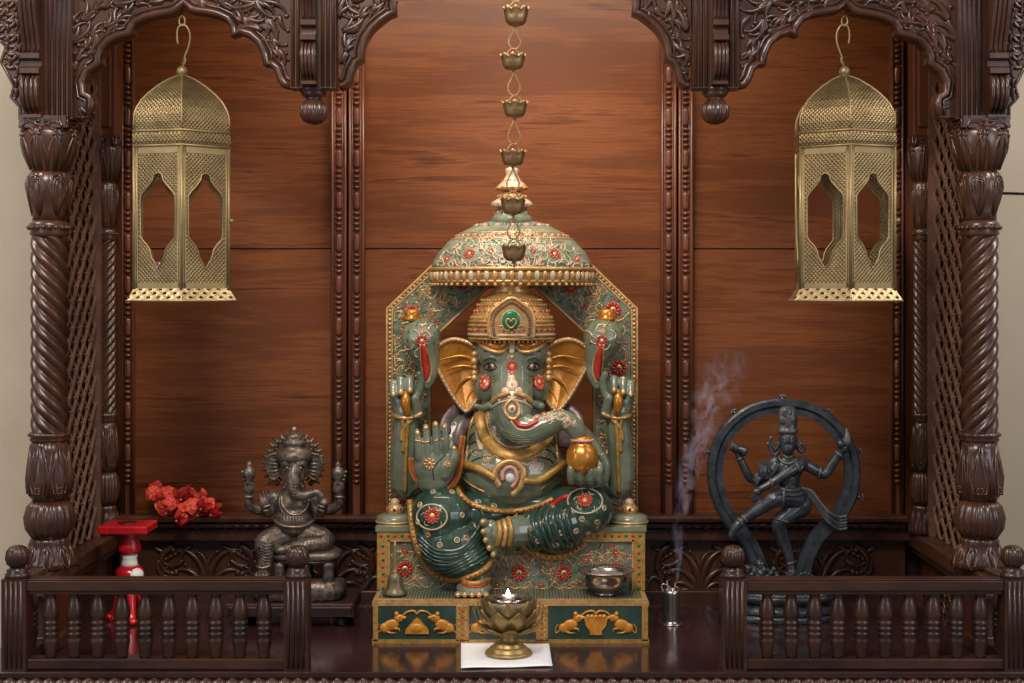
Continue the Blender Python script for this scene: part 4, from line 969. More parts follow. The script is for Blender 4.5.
dots = [(420, 505), (433, 492), (452, 492), (470, 503), (418, 522), (428, 535), (442, 553), (455, 558), (430, 560), (466, 538), (476, 526), (478, 545), (451, 572), (468, 566), (481, 561), (462, 515), (457, 540), (440, 545), (484, 508), (421, 548), (494, 506),
        (566, 512), (582, 519), (597, 522), (576, 531), (560, 533), (545, 521), (530, 529), (588, 533), (538, 541), (556, 545), (604, 508), (552, 506), (570, 545), (527, 517)]
for x, y in dots:
    c_, n_ = hit(bd, x, y)
    if c_ is not None:
        k = S(c_.y); Mf = frame_of(n_); tube(mb, [c_ + n_ * .3 * k + Mf @ Vector((2.5 * k * math.cos(j * PI / 5), 0, 2.5 * k * math.sin(j * PI / 5))) for j in range(10)], .75 * k, 'cream' if rr.random() < .5 else 'gold', 5, closed=True); ell(mb, c_, (1.2 * k, .8 * k, 1.2 * k), 'gold', 6, 4, Mf)
for x, y, r in ((432, 516, 8), (585, 500, 8)):
    c_, n_ = hit(bd, x, y)
    if c_ is not None:
        flower(mb, c_, n_, r * S(c_.y), 11, core='cream')
        e = [(x + 15 * math.cos(a * PI / 8) * (1.15 if y < 510 else 1), y + 12.5 * math.sin(a * PI / 8) + 1) for a in range(16)]; dp(e, .9, 'cream', closed=True)
        for a in range(10): dp(curl((x + 11 * math.cos(a * .63), y + 10 * math.sin(a * .63)), a, 7, .1, .5, 6), .5, 'cream' if a % 2 else 'green_paint', sm=2)
dp([(569, 496), (560, 500), (551, 507)], 2.5, 'red_paint'); dp([(612, 497), (606, 490), (596, 487)], 1.2, 'cream')
def hit2(x, y):
    a, b = hit(bt, x, y), hit(bd, x, y)
    if a[0] is None: return b
    if b[0] is None: return a
    return a if a[0].y < b[0].y else b
run = []
for x, y in catmull([(456, 484), (460, 494), (470, 503), (486, 509), (505, 511.5), (524, 509.5), (540, 505), (553, 499)], 6):
    c_, n_ = hit2(x, y)
    if c_ is not None: run.append(P(x, y, min(c_.y, .352)))
for _ in range(3): run = [run[0]] + [(run[i - 1] + run[i] * 2 + run[i + 1]) / 4 for i in range(1, len(run) - 1)] + [run[-1]]
tube(mb, [v + Vector((0, -.003, 0)) for v in run], 3.0 * S(.34), 'gold_ochre', 8)
for i, v in enumerate(run): ell(mb, v + Vector((0, -.0095, 0)), 1.2 * S(.34), 'red_paint' if i % 2 else 'gold', 6, 4)
mb.build('dhoti', st)
# bulbous emblems held by the rear hands
for sg in (-1, 1):
    E_ = MB(); X = lambda d: 512 + sg * d
    limb(E_, [(X(91), 338, .40, 20.5), (X(88), 349, .40, 17), (X(83.5), 362, .40, 11.5), (X(82), 374, .395, 8), (X(85), 385, .39, 5)], n=20)
    em = bake(E_, .0024, 3); be = tree(em); mb = MB(); mb.add_mesh(em, 'jade')
    ep = lambda pts, r, m_='gold', **k: pstroke(mb, be, pts, r, m_, **k)
    xt = X(100) if sg < 0 else X(94)
    lathe(mb, [(r * S(.4), P(0, y, .40).z) for r, y in ((9, 321), (10, 318), (7.5, 316), (8.5, 313), (7, 310), (2, 309))], (P(xt, 0, .4).x, .40, 0), 'gold_orange', 20)
    ep([(X(89), 344), (X(87), 358), (X(85), 370), (X(86), 380)], 3.4, 'red_paint', taper=True, flat=.5)
    for o in (-4.6, 4.2): ep([(X(90 + o * .4), 344), (X(87 + o), 358), (X(85 + o), 372), (X(86 + o * .4), 383)], 1.0, 'gold')
    c_, n_ = hit(be, X(90), 341); flower(mb, c_, n_, 6.5 * S(.38), 8, core='cream')
    c_, n_ = hit(be, X(91), 331); flower(mb, c_, n_, 3.4 * S(.38), 7, core='cream', pet='pink_cream')
    for a in range(9):
        t = a / 8 * 2 * PI; ep(curl((X(91 + 10 * math.cos(t)), 337 + 10 * math.sin(t)), t + 1, 14, .05, .35 * (1 if a % 2 else -1), 9), .7, 'cream' if a % 3 else 'gold', sm=2)
        c_, n_ = hit(be, X(91 + 14 * math.cos(t + .3)), 337 + 13 * math.sin(t + .3))
        if c_ is not None: ell(mb, c_, (1.6 * S(.4), .5 * S(.4), 1.6 * S(.4)), 'green_paint', 6, 4, frame_of(n_))
    mb.build('held_emblem', st)
# ears
for sg in (-1, 1):
    mb = MB(); o = [(475, 347), (464, 341), (452, 339.5), (441, 344), (434, 353), (434, 362), (440, 373), (447, 386), (455, 399), (463, 409), (467, 411), (473, 405), (478, 397), (481, 386), (482, 368), (480, 355)]
    o = catmull(o, 3, True)
    if sg > 0: o = [(1022 - x + 1, y) for x, y in o]
    cx_ = sum(p[0] for p in o) / len(o); cy_ = sum(p[1] for p in o) / len(o)
    yf = lambda x, y: .375 + abs(abs(x - 512) - 40) * .0006
    rings = []; vs = []; fs = []
    for j, f_ in enumerate((1, .82, .6, .35, .12)):
        for x, y in o: 
            xx, yy = cx_ + (x - cx_) * f_, cy_ + (y - cy_) * f_; p = P(xx, yy, yf(xx, yy)); p.y += .014 * (1 - f_) ** .6 if f_ < 1 else 0; vs.append(p)
    n_ = len(o)
    for j in range(4):
        for i in range(n_): fs.append((j * n_ + i, j * n_ + (i + 1) % n_, (j + 1) * n_ + (i + 1) % n_, (j + 1) * n_ + i))
    fs.append(tuple(range(4 * n_, 5 * n_)))
    mb.add(vs, fs, 'gold_orange')
    vb = [v + Vector((0, .016, 0)) for v in vs[:n_]] + [P(cx_, cy_, yf(cx_, cy_) + .03)]
    mb.add(vs[:n_] + vb, [(i, (i + 1) % n_, n_ + (i + 1) % n_, n_ + i) for i in range(n_)] + [(n_ + i, n_ + (i + 1) % n_, 2 * n_) for i in range(n_)], 'jade')
    tube(mb, [P(x, y, yf(x, y)) for x, y in o], 2.3 * S(.38), 'gold', 8, closed=True)
    for i in range(0, n_): ell(mb, P(*o[i], yf(*o[i])) + Vector((0, -.005, 0)), 1.3 * S(.38), 'cream', 6, 4)
    g = (lambda x: 1023 - x) if sg > 0 else (lambda x: x)
    for pts in ([(474, 360), (462, 356), (448, 358), (439, 360)], [(474, 368), (464, 366), (452, 368), (443, 373)], [(476, 378), (468, 378), (459, 384), (455, 394)], [(476, 388), (471, 392), (466, 402)]):
        q = catmull(pts, 4); relief(mb, [(g(x), y) for x, y in q], .383, 2.4, .8, 'gold_orange', .7, 6)
    for yy, r in ((354, 3.2), (361, 4.2), (367, 2.8), (373, 3.4), (378, 4.2)): ell(mb, P(g(474.5), yy, .362), r * S(.36), 'gold', 10, 6)
    mb.build('ear', st)
# crown
mb = MB(); cc = P(511.5, 0, .392); cc.z = 0; k = S(.392)
def CL(pr, mat, mod=None, n=64): lathe(mb, [(r * k, P(0, y, .392).z) for r, y in pr], cc, mat, n, mod)
CL([(38, 339), (41.5, 336), (42.5, 328), (41, 320), (38, 312), (33, 304), (26, 297), (20, 293)], 'gold', lambda a, h, r: r * (1 + .008 * math.cos(40 * a)))
for y, r, m_ in ((338, 42.3, 'gold'), (334, 43, 'cream'), (325, 42.6, 'gold'), (321, 41.8, 'gold')):
    tube(mb, [cc + Vector((r * k * math.cos(a * PI / 24), r * k * math.sin(a * PI / 24), P(0, y, .392).z)) for a in range(48)], 1.4 * k, m_, 6, closed=True, up=(0, 0, 1))
for a in range(54):
    t = 2 * PI * a / 54
    for y, r, rr_, m_ in ((329.5, 42.8, 2.0, 'red_paint' if a % 2 else 'gold_ochre'), (340.5, 40.5, 1.6, 'gold'), (317.5, 40.5, 2.0, 'gold_ochre'), (311, 37.6, 1.8, 'gold' if a % 2 else 'red_paint'), (305, 34.6, 1.8, 'gold_ochre'), (300, 30.6, 1.7, 'gold')):
        ell(mb, cc + Vector((r * k * math.cos(t), r * k * math.sin(t), P(0, y, .392).z)), (rr_ * .7 * k, rr_ * .7 * k, rr_ * k), m_, 6, 4)
CL([(17, 294), (19, 291), (16, 288.5), (18, 286), (17, 282), (18.5, 280), (16, 277)], 'gold')
for a in range(24): t = 2 * PI * a / 24; ell(mb, cc + Vector((18 * k * math.cos(t), 18 * k * math.sin(t), P(0, 284, .392).z)), 1.5 * k, 'red_paint' if a % 3 == 0 else 'cream', 6, 4)
Yq = .297; pl = catmull([(490, 338), (488.5, 326), (491, 313), (499, 305), (511.5, 298), (524, 305), (532, 313), (534.5, 326), (533, 338)], 4)
slab(mb, pl, [], Yq, .04, 'gold'); kq = S(Yq)
tube(mb, [P(*p, Yq) for p in pl], 1.8 * kq, 'gold', 8, up=(0, 1, 0))
pin = [(511.5 + (x - 511.5) * .80, 322 + (y - 322) * .80) for x, y in pl]
for i in range(0, len(pin), 1): ell(mb, P(*pin[i], Yq - .001), (1.5 * kq, 1 * kq, 1.9 * kq), 'red_paint' if i % 2 else 'green_paint', 6, 4)
ell(mb, P(511, 321.5, Yq), (10.5 * kq, 2.2 * kq, 12 * kq), 'cream', 20, 8); ell(mb, P(511, 321, Yq - .002), (9.3 * kq, 2.2 * kq, 10.6 * kq), 'green_paint', 20, 8)
hc = catmull([(511, 328), (506.5, 324), (506.5, 320), (509, 319), (511, 321.5), (513, 319), (515.5, 320), (515.5, 324)], 4, True)
tube(mb, [P(*p, Yq - .007) for p in hc], .9 * kq, 'gold', 6, closed=True, up=(0, 1, 0)); ell(mb, P(511, 323, Yq - .006), (2.8 * kq, .8 * kq, 2.6 * kq), 'jade_dark', 8, 6)
mb.build('crown', st)
# sweet pot under the trunk tip
mb = MB(); kp = S(.29); pc = P(582, 0, .285); pc.z = 0
lathe(mb, [(r * kp, P(0, y, .285).z) for r, y in ((9, 473), (14, 467), (16.5, 459), (15, 450), (11, 445), (9, 442), (10.5, 440), (10, 437), (6, 436))], pc, 'gold_orange', 36, lambda a, h, r: r * (1 + .02 * math.cos(9 * a)))
tube(mb, [pc + Vector((10.8 * kp * math.cos(a * PI / 12), 10.8 * kp * math.sin(a * PI / 12), P(0, 440, .285).z)) for a in range(24)], 1.5 * kp, 'pink_cream', 6, closed=True, up=(0, 0, 1))
mb.build('sweet_pot', st)
# ------------------------------------------------------------------ lanterns
def lantern(px, rot, label):
    Y = .212; s = S(Y); c = P(px, 0, Y); root = empty('hanging_lantern', (c.x, Y, P(0, 301, Y).z), label, 'lantern', 'pair of brass hexagonal lanterns')
    Rb = 52.5 * s; Z = lambda y: P(0, y, Y).z; A0 = -PI / 2 + rot
    def ring(r, z): return [Vector((c.x + r * math.cos(A0 + k * PI / 3), Y + r * math.sin(A0 + k * PI / 3), z)) for k in range(6)]
    def hexsurf(mb, prof, mat, n=1):
        # six flat facets, each with its own uv in metres
        for k in range(6):
            vs = []; uv = []; v = 0
            for i, (r, y) in enumerate(prof):
                a, b = ring(r * s, Z(y))[k], ring(r * s, Z(y))[(k + 1) % 6]
                if i: v += math.hypot((r - prof[i - 1][0]) * s, (y - prof[i - 1][1]) * s)
                w = (b - a).length; vs += [a, b]; uv += [(-w / 2 + k, v), (w / 2 + k, v)]
            mb.add(vs, [(2 * i, 2 * i + 1, 2 * i + 3, 2 * i + 2) for i in range(len(prof) - 1)], mat, False, uv)
    # dome
    mb = MB(); dm_ = [(52, 134), (53, 126), (52.5, 119), (50, 112), (45, 104), (37, 96), (27, 88), (16, 81), (7, 77), (2, 75)]
    hexsurf(mb, dm_, 'pierced_brass')
    for k in range(6): tube(mb, [ring(r * s, Z(y))[k] for r, y in dm_], 1.0 * s, 'lantern_brass', 6)
    mb.build('dome', root)
    mb = MB(); ell(mb, (c.x, Y, Z(71.5)), 5.6 * s, 'lantern_brass', 16, 10); lathe(mb, [(5 * s, Z(78)), (3.5 * s, Z(75)), (3 * s, Z(73))], (c.x, Y, 0), 'lantern_brass', 16); mb.build('finial', root)
    mb = MB(); hexsurf(mb, [(51, 150), (53, 149), (54.5, 145), (54.5, 140), (54, 137), (52, 134)], 'pierced_brass')
    for y in (149.5, 135): tube(mb, ring(53.3 * s, Z(y)), 1.3 * s, 'lantern_brass', 6, closed=True, up=(0, 0, 1))
    mb.build('band', root)
    # six pierced window panels
    W = Rb; o = []
    pro = [(0, 177), (3.4, 179), (4.3, 184), (7.5, 189), (13, 196), (14.8, 200), (14.8, 237), (13, 241), (9, 246), (6.5, 251), (5.5, 257), (0, 268)]
    pro = [(x * 1.3, 222 + (y - 222) * 1.03) for x, y in pro]; hole = pro + [(-x, y) for x, y in reversed(pro[1:-1])]
    for k in range(6):
        mb = MB(); a, b = ring(Rb, 0)[k], ring(Rb, 0)[(k + 1) % 6]; d = (b - a).normalized(); nrm = Vector((d.y, -d.x, 0)); mid_ = (a + b) / 2; hw = W / 2
        def pt(x, y, off=0): return Vector((mid_.x, mid_.y, 0)) + d * x + Vector((0, 0, Z(y))) + nrm * off
        lp = [[(-hw, 149), (hw, 149), (hw, 289), (-hw, 289)], [(x * s * 1.0, y) for x, y in hole]]
        flat = [p for l in lp for p in l]; tris = geometry.tessellate_polygon([[Vector((p[0] * 1000, -p[1], 0)) for p in l] for l in lp])
        for off in (0, -.0012): mb.add([pt(x, y, off) for x, y in flat], [tuple(t) for t in tris], 'pierced_brass', False, [(x + k, y * s) for x, y in flat])
        tube(mb, [pt(x * s, y) for x, y in hole], .9 * s, 'lantern_brass', 5, closed=True)
        for x in (-hw + .006, hw - .006): tube(mb, [pt(x, 150), pt(x, 288)], .8 * s, 'lantern_brass', 5)
        for sx in (-1, 1): 
            vsx = [pt(sx * hw, 149, .0008), pt(sx * (hw - .010), 149, .0008), pt(sx * (hw - .010), 288, .0008), pt(sx * hw, 288, .0008)]; mb.add(vsx, [(0, 1, 2, 3)], 'lantern_brass', False)
        for y0, y1 in ((149, 157), (283, 289)): mb.add([pt(-hw, y0, .0008), pt(hw, y0, .0008), pt(hw, y1, .0008), pt(-hw, y1, .0008)], [(0, 1, 2, 3)], 'lantern_brass', False)
        mb.build('window_panel', root)
    mb = MB()
    for k in range(6): tube(mb, [ring(Rb, Z(150))[k], ring(Rb, Z(289))[k]], 1.5 * s, 'lantern_brass', 8)
    mb.build('corner_posts', root)
    mb = MB(); hexsurf(mb, [(52, 287.5), (53, 288.5), (61, 300.5), (60, 300.8), (52, 289)], 'pierced_flange'); tube(mb, ring(61 * s, Z(300.5)), .9 * s, 'lantern_brass', 6, closed=True, up=(0, 0, 1))
    r6 = ring(53 * s, Z(288.6)); mb.add(r6, [(0, 1, 2, 3, 4, 5)], 'lantern_brass', False); mb.build('flared_base', root)
    # latch on the right-hand corner
    mb = MB(); v = ring(Rb, 0)[1]; ell(mb, (v.x + .006, v.y - .004, Z(222)), 2.4 * s, 'lantern_brass', 8, 6); tube(mb, [(v.x, v.y - .003, Z(160)), (v.x, v.y - .003, Z(284))], 1.3 * s, 'lantern_brass', 6); mb.build('door_latch', root)
    # S hook
    dx = 1 if rot > 0 else -1; mb = MB()
    q = catmull([(px + dx * 0, 67), (px - dx * -3, 62), (px + dx * 3, 58), (px + dx * 1, 61), (px + dx * 0, 64), (px + dx * 3, 56), (px + dx * 7, 45), (px + dx * 8, 35), (px + dx * 5, 27), (px, 24.5), (px - dx * 4, 28), (px - dx * 5, 36), (px - dx * 4, 44)], 4)
    tube(mb, [P(x, y, Y) for x, y in q], .95 * s, 'lantern_brass', 6, up=(0, 1, 0)); tube(mb, [P(px + 3 * math.cos(a * PI / 6), 21 + 5 * math.sin(a * PI / 6), Y) for a in range(12)], .9 * s, 'lantern_brass', 6, closed=True, up=(0, 1, 0)); mb.build('hook', root)
    return root, c
lan, cl = lantern(182, .215, 'brass pierced hexagonal lantern hanging at the left, speckled glass tumbler inside')
s = S(.212); t = MB(); lathe(t, [(9 * s, P(0, 286, .2).z), (11 * s, P(0, 284, .2).z), (12.5 * s, P(0, 262, .2).z), (11.5 * s, P(0, 262, .2).z), (9 * s, P(0, 282, .2).z)], (P(153, 0, .212).x, .175, 0), 'speckle_glass', 24)
g_ = t.build('glass_tumbler'); tag(g_, 'small white speckled glass tumbler standing inside the left lantern', 'tumbler'); rebase(g_, (P(153, 0, .212).x, .175, P(0, 286, .2).z))
lantern(844.5, -.11, 'brass pierced hexagonal lantern hanging at the right, above the black dancing statue')
# hangers from the arch peaks: part of the shrine
for x in (183, 846):
    mb = MB(); tube(mb, [P(x, 0, .212), P(x, 17, .212)], .9 * S(.212), 'brass_dark', 6); mb.build('hanger_wire', shrine)

# ------------------------------------------------------------------ chain of cups
Yc = .09; s = S(Yc); top = P(514, 0, Yc)
chain = empty('cup_chain', P(514, 268, Yc), 'vertical chain of small brass tulip cups hanging in front of the green statue', 'chain')
cups = [(516, 7, 19), (513, 54, 16), (515, 101, 17), (513, 150, 16.5), (513, 197, 18), (514, 244, 17.5)]
x0 = [-38, -85]
for i, (x, y, h) in enumerate([(514, -86, 17), (515, -40, 17)] + cups):
    mb = MB(); c = P(x, 0, Yc); c.z = 0; n = 48; top_y, bot = y, y + h
    if i == 0: proto_rot = 0
    prof = [(3, bot), (7.5, bot - 1), (10, bot - 4), (11.2, bot - 9), (12.2, y + 3)]
    zz = lambda yy: P(0, yy, Yc).z
    vs = []; 
    for j, (r, yy) in enumerate(prof + [(13.8, y)]):
        for k in range(n):
            a = 2 * PI * k / n + .3; pet = abs(math.cos(a * 4)) if j == len(prof) else 0
            lift = (5.0 * (1 - pet) ** 1.3) if j == len(prof) else 0; r2 = r * (1 + .02 * math.cos(8 * a)) * (1 - .06 * (1 - pet) if j == len(prof) else 1)
            vs.append(Vector((c.x + r2 * s * math.cos(a), Yc + r2 * s * math.sin(a), zz(yy + lift))))
    inner = [v * 1 for v in vs]; off = len(vs)
    for q in range(len(vs)): inner[q] = Vector((c.x + (vs[q].x - c.x) * .90, Yc + (vs[q].y - Yc) * .90, vs[q].z + .0012))
    m_ = len(prof) + 1; fs = []
    for j in range(m_ - 1):
        for k in range(n): a_, b_ = j * n + k, j * n + (k + 1) % n; fs.append((a_, b_, b_ + n, a_ + n)); fs.append((off + b_, off + a_, off + a_ + n, off + b_ + n))
    for k in range(n): a_, b_ = (m_ - 1) * n + k, (m_ - 1) * n + (k + 1) % n; fs.append((a_, b_, off + b_, off + a_))
    fs.append(tuple(reversed(range(n)))); fs.append(tuple(range(off, off + n)))
    mb.add(vs + inner, fs, 'brass_cup'); ell(mb, (c.x, Yc, zz(bot + .5)), (2 * s, 2 * s, 1.4 * s), 'brass_cup', 8, 6); mb.build('cup', chain)
seq = [(514, -86, 17), (515, -40, 17)] + cups
for (xa, ya_, ha), (xb, yb_, hb) in zip(seq[:-1], seq[1:]):
    a0, b0 = ya_ + ha, yb_ - 1; mb = MB(); xm = (xa + xb) / 2; h_ = b0 - a0
    q = catmull([(xm, a0), (xm - 1.5, a0 + h_ * .2), (xm - 6, a0 + h_ * .55), (xm - 4, a0 + h_ * .78), (xm, a0 + h_ * .86), (xm + 4, a0 + h_ * .78), (xm + 6, a0 + h_ * .55), (xm + 1.5, a0 + h_ * .2)], 4, True)
    tube(mb, [P(x, y, Yc) for x, y in q], .8 * s, 'brass_cup', 6, closed=True, up=(0, 1, 0)); mb.build('link', chain)
    mb = MB(); q = catmull([(xb - 6, b0 + 5), (xb - 5, b0 - 1), (xb, b0 - h_ * .16), (xb + 5, b0 - 1), (xb + 6, b0 + 5)], 4); tube(mb, [P(x, y, Yc) for x, y in q], .8 * s, 'brass_cup', 6, up=(0, 1, 0)); mb.build('cup_handle', chain)
mb = MB(); tube(mb, [P(514, 262, Yc), P(514, 268, Yc)], .7 * s, 'brass_cup', 6); tube(mb, [P(514, -86, Yc), P(514, -200, Yc)], .7 * s, 'brass_cup', 6); mb.build('chain_wire', chain)
mb = MB(); box(mb, -.03, .03, .03, .14, P(0, -200, Yc).z, P(0, -200, Yc).z + .02, 'carved_wood'); mb.build('hanger_bracket', shrine)

# ------------------------------------------------------------------ bell, bowl, incense cup
Yt = .272; zt2 = P(0, 603, .214).z + .007
def tl(pr, c, Y, mat, n=32, mod=None, name=None, label=None, cat=None, z0=0):
    mb = MB(); s = S(Y); lathe(mb, [(r * s, z0 + h * s) for r, h in pr], (c, Y, 0), mat, n, mod); return mb
s = S(Yt); xb = P(395, 0, Yt).x
bell = empty('hand_bell', (xb, Yt, zt2), 'small dark hand bell with brass handle standing on the left of the green step', 'bell')
tl([(12.2, 0), (12.4, 1.5), (10.5, 4), (8.5, 8), (7.5, 14), (6.8, 18), (4.5, 21), (2, 22.5)], xb, Yt, 'brass_dark', 32, z0=zt2).build('bell_body', bell)
tl([(3, 21.5), (3.4, 23), (1.8, 24.5), (2.8, 27), (1.7, 30), (2.6, 34), (1.5, 38), (2.2, 42), (1.4, 45), (2.2, 48), (1.2, 51), (.5, 53)], xb, Yt, 'brass_lamp', 16, z0=zt2).build('handle', bell, label='turned brass handle')
xb = P(606, 0, Yt).x; bowl = empty('metal_bowl', (xb, Yt, zt2), 'wide-rimmed silvery metal bowl of grains on the right of the green step', 'bowl')
tl([(2, 0), (11, 0), (11, 1.5), (10, 2.5), (15, 5), (20.5, 10), (22, 15), (22.5, 20), (25, 22.5), (28.5, 24), (28.3, 24.8), (24, 24), (21.5, 21), (20.5, 15), (18, 10), (10, 5), (1, 4)], xb, Yt, 'steel', 48, z0=zt2).build('bowl_body', bowl)
mb = MB(); lathe(mb, [(1 * s, zt2 + 14 * s), (20 * s, zt2 + 15 * s), (21 * s, zt2 + 18 * s), (15 * s, zt2 + 20.5 * s), (1 * s, zt2 + 21.5 * s)], (xb, Yt, 0), 'grain', 32)
rr = random.Random(2)
for i in range(140): a, q = rr.uniform(0, 6.28), 19 * math.sqrt(rr.random()); ell(mb, (xb + q * s * math.cos(a), Yt + q * s * math.sin(a), zt2 + (21.6 - q * .11) * s), (1.3 * s, 1.0 * s, .8 * s), 'grain', 6, 4)
g_ = mb.build('grain', bowl); g_['kind'] = 'stuff'
Yi = .40; s = S(Yi); xb = P(671, 0, Yi).x; ic = empty('incense_holder', (xb, Yi, 0), 'little metal cup with smouldering incense sticks on the deck, right of the statue', 'incense holder')
tl([(13, 0), (13.5, .8), (12, 1.6), (8.5, 1.8), (8.3, 4), (8.6, 30), (9, 34), (8.2, 34), (7.8, 30), (7.5, 4), (1, 3.5)], xb, Yi, 'steel', 28, z0=0).build('cup_body', ic)
for dx, top_, dy in ((-2, 43, 0), (2.5, 40, .006), (-5, 38, -.004)):
    mb = MB(); q = [Vector((xb, Yi, 4 * s)), Vector((xb + dx * s, Yi + dy, 25 * s)), Vector((xb + dx * 2 * s, Yi + dy * 2, top_ * s))]; tube(mb, q, .7 * s, 'ash_stick', 6); mb.build('incense_stick', ic)
mb = MB(); q = catmull([(664, 592), (661, 586), (665, 584), (670, 588), (675, 594), (679, 590), (676, 586)], 4); tube(mb, [P(x, y, Yi) for x, y in q], .8 * s, 'steel', 6); mb.build('wire_loop', ic)

# ------------------------------------------------------------------ napkin and lotus lamp
mb = MB(); n = 12; 
cn = [P(461, 669.5, 0), P(552, 667.5, 0), P(550, 644, 0), P(460, 642.5, 0)]
def dk(px, py): k = ZE / ((py - HZ) / F); return Vector(((px - CX) / F * k, CAMY + k, .0))
cn = [dk(461, 669.5), dk(552.5, 667.5), dk(549, 644.5), dk(461, 643)]
vs = []
for j in range(n + 1):
    for i in range(n + 1):
        u, v = i / n, j / n; p = cn[0] * (1 - u) * (1 - v) + cn[1] * u * (1 - v) + cn[2] * u * v + cn[3] * (1 - u) * v
        p.z = .0022 + .0010 * math.sin(u * 9 + v * 4) * (abs(u - .5) + abs(v - .5)) + (.0015 if v < .1 else 0); vs.append(p)
m_ = len(vs); lo = [v + Vector((0, 0, -.0014)) for v in vs]; n1 = n + 1
fs = [(j * n1 + i, j * n1 + i + 1, (j + 1) * n1 + i + 1, (j + 1) * n1 + i) for j in range(n) for i in range(n)]; fs += [tuple(m_ + q for q in reversed(f)) for f in fs]
bd_ = [i for i in range(n1)] + [j * n1 + n for j in range(1, n1)] + [n * n1 + i for i in range(n - 1, -1, -1)] + [j * n1 for j in range(n - 1, 0, -1)]
fs += [(bd_[i], m_ + bd_[i], m_ + bd_[(i + 1) % len(bd_)], bd_[(i + 1) % len(bd_)]) for i in range(len(bd_))]
mb.add(vs + lo, fs, 'napkin'); g_ = mb.build('paper_napkin'); tag(g_, 'white folded paper napkin lying under the brass lotus lamp', 'napkin'); rebase(g_, (P(507, 0, .1).x, .1, 0))
Yl = .105; s = S(Yl); xl_ = P(508.5, 0, Yl).x; z0 = .004
lamp = empty('lotus_lamp', (xl_, Yl, z0), 'brass lotus oil lamp with a small flame, on the white napkin', 'lamp')
zz = lambda y: P(0, y, Yl).z
def LL(pr, mat, n=40): mb = MB(); lathe(mb, [(r * s, max(z0, zz(y))) for r, y in pr], (xl_, Yl, 0), mat, n); return mb
LL([(4, 655), (23.5, 655), (24, 652.5), (22.5, 650.5), (19.5, 650), (19.5, 648), (17, 646), (14.5, 645.5), (14.5, 643.5), (11.5, 641.5), (9, 641), (8, 637), (8.5, 632), (10, 628), (8, 626)], 'brass_lamp').build('lamp_base', lamp)
LL([(6, 632), (14, 628), (21, 621), (25, 612), (26.5, 604), (26, 599), (24, 599), (23.5, 604), (20, 612), (12, 617), (2, 618)], 'brass_dark').build('lamp_cup', lamp)
def petal(mb, a, r0, z0_, r1, z1, w, curlr=1., mat='brass_lamp', tipout=0.):
    vs = []; nu, nv = 6, 9
    for j in range(nv + 1):
        t = j / nv; r = r0 + (r1 - r0) * math.sin(t * PI / 2) ** .8 + tipout * t ** 4; z = z0_ + (z1 - z0_) * (1 - math.cos(t * PI / 2)) ** .8 if False else z0_ + (z1 - z0_) * t ** 1.15
        ww = w * (math.sin(min(1, t * 1.05) * PI) ** .6 if t < .95 else .0) * (1 - .15 * t) + .02 * w
        for i in range(nu + 1):
            u = (i / nu - .5) * 2; rr__ = r - .10 * w * u * u; th = a + u * ww / max(r, 1e-4)
            vs.append(Vector((xl_ + rr__ * math.cos(th), Yl + rr__ * math.sin(th), z)))
    fs = [(j * (nu + 1) + i, j * (nu + 1) + i + 1, (j + 1) * (nu + 1) + i + 1, (j + 1) * (nu + 1) + i) for j in range(nv) for i in range(nu)]
    m_ = len(vs); vs2 = [v + (Vector((xl_, Yl, v.z)) - v).normalized() * .0012 for v in vs]; f2 = [tuple(m_ + q for q in reversed(f)) for f in fs]
    mb.add(vs + vs2, fs + f2, mat)
pm = None
for layer, (n_, r0, za, r1, zb, w, ph, to) in enumerate(((8, 9, 629, 28, 597.5, 14.5, 0, 1), (8, 9, 632, 28.5, 607, 14.5, PI / 8, 2), (7, 8, 634, 24, 624, 9, .1, 6))):
    for k in range(n_): mb = MB(); petal(mb, -PI / 2 + ph + 2 * PI * k / n_, r0 * s, zz(za), r1 * s, zz(zb), w * s, tipout=to * s); mb.build('petal', lamp)
for k, a in enumerate((.12, .5, PI - .12, PI - .5, -.35, PI + .35)):          # thin outer sepals curving up
    mb = MB(); d = Vector((math.cos(a), math.sin(a), 0)); q = catmull([(8, 634), (20, 631), (30, 624), (35.5, 612), (35, 604)], 4)
    tube(mb, [Vector((xl_, Yl, zz(y))) + d * r * s for r, y in q], [(1.9 - 1.5 * i / (len(q) - 1)) * s for i in range(len(q))], 'brass_lamp', 6, .5); mb.build('sepal', lamp)
LL([(14, 603), (16.5, 603), (17, 597.5), (16.3, 597.5), (15.6, 602), (2, 602)], 'steel', 32).build('tealight_cup', lamp, label='silvery tealight cup')
LL([(1, 601.8), (15.3, 601.8), (15.3, 600), (1, 600)], 'eye_dark', 32).build('oil', lamp)
mb = MB(); tube(mb, [(xl_ - .001, Yl, zz(600.5)), (xl_ - .001, Yl, zz(596.5))], .8 * s, 'eye_dark', 6); mb.build('wick', lamp)
mb = MB(); xf = xl_ - .001; lathe(mb, [(.3 * s, zz(598)), (1.8 * s, zz(597)), (2.4 * s, zz(595.5)), (2.0 * s, zz(593)), (.9 * s, zz(590.5)), (.1 * s, zz(588.5))], (xf, Yl, 0), 'flame', 14); mb.build('flame', lamp, label='small glowing flame')

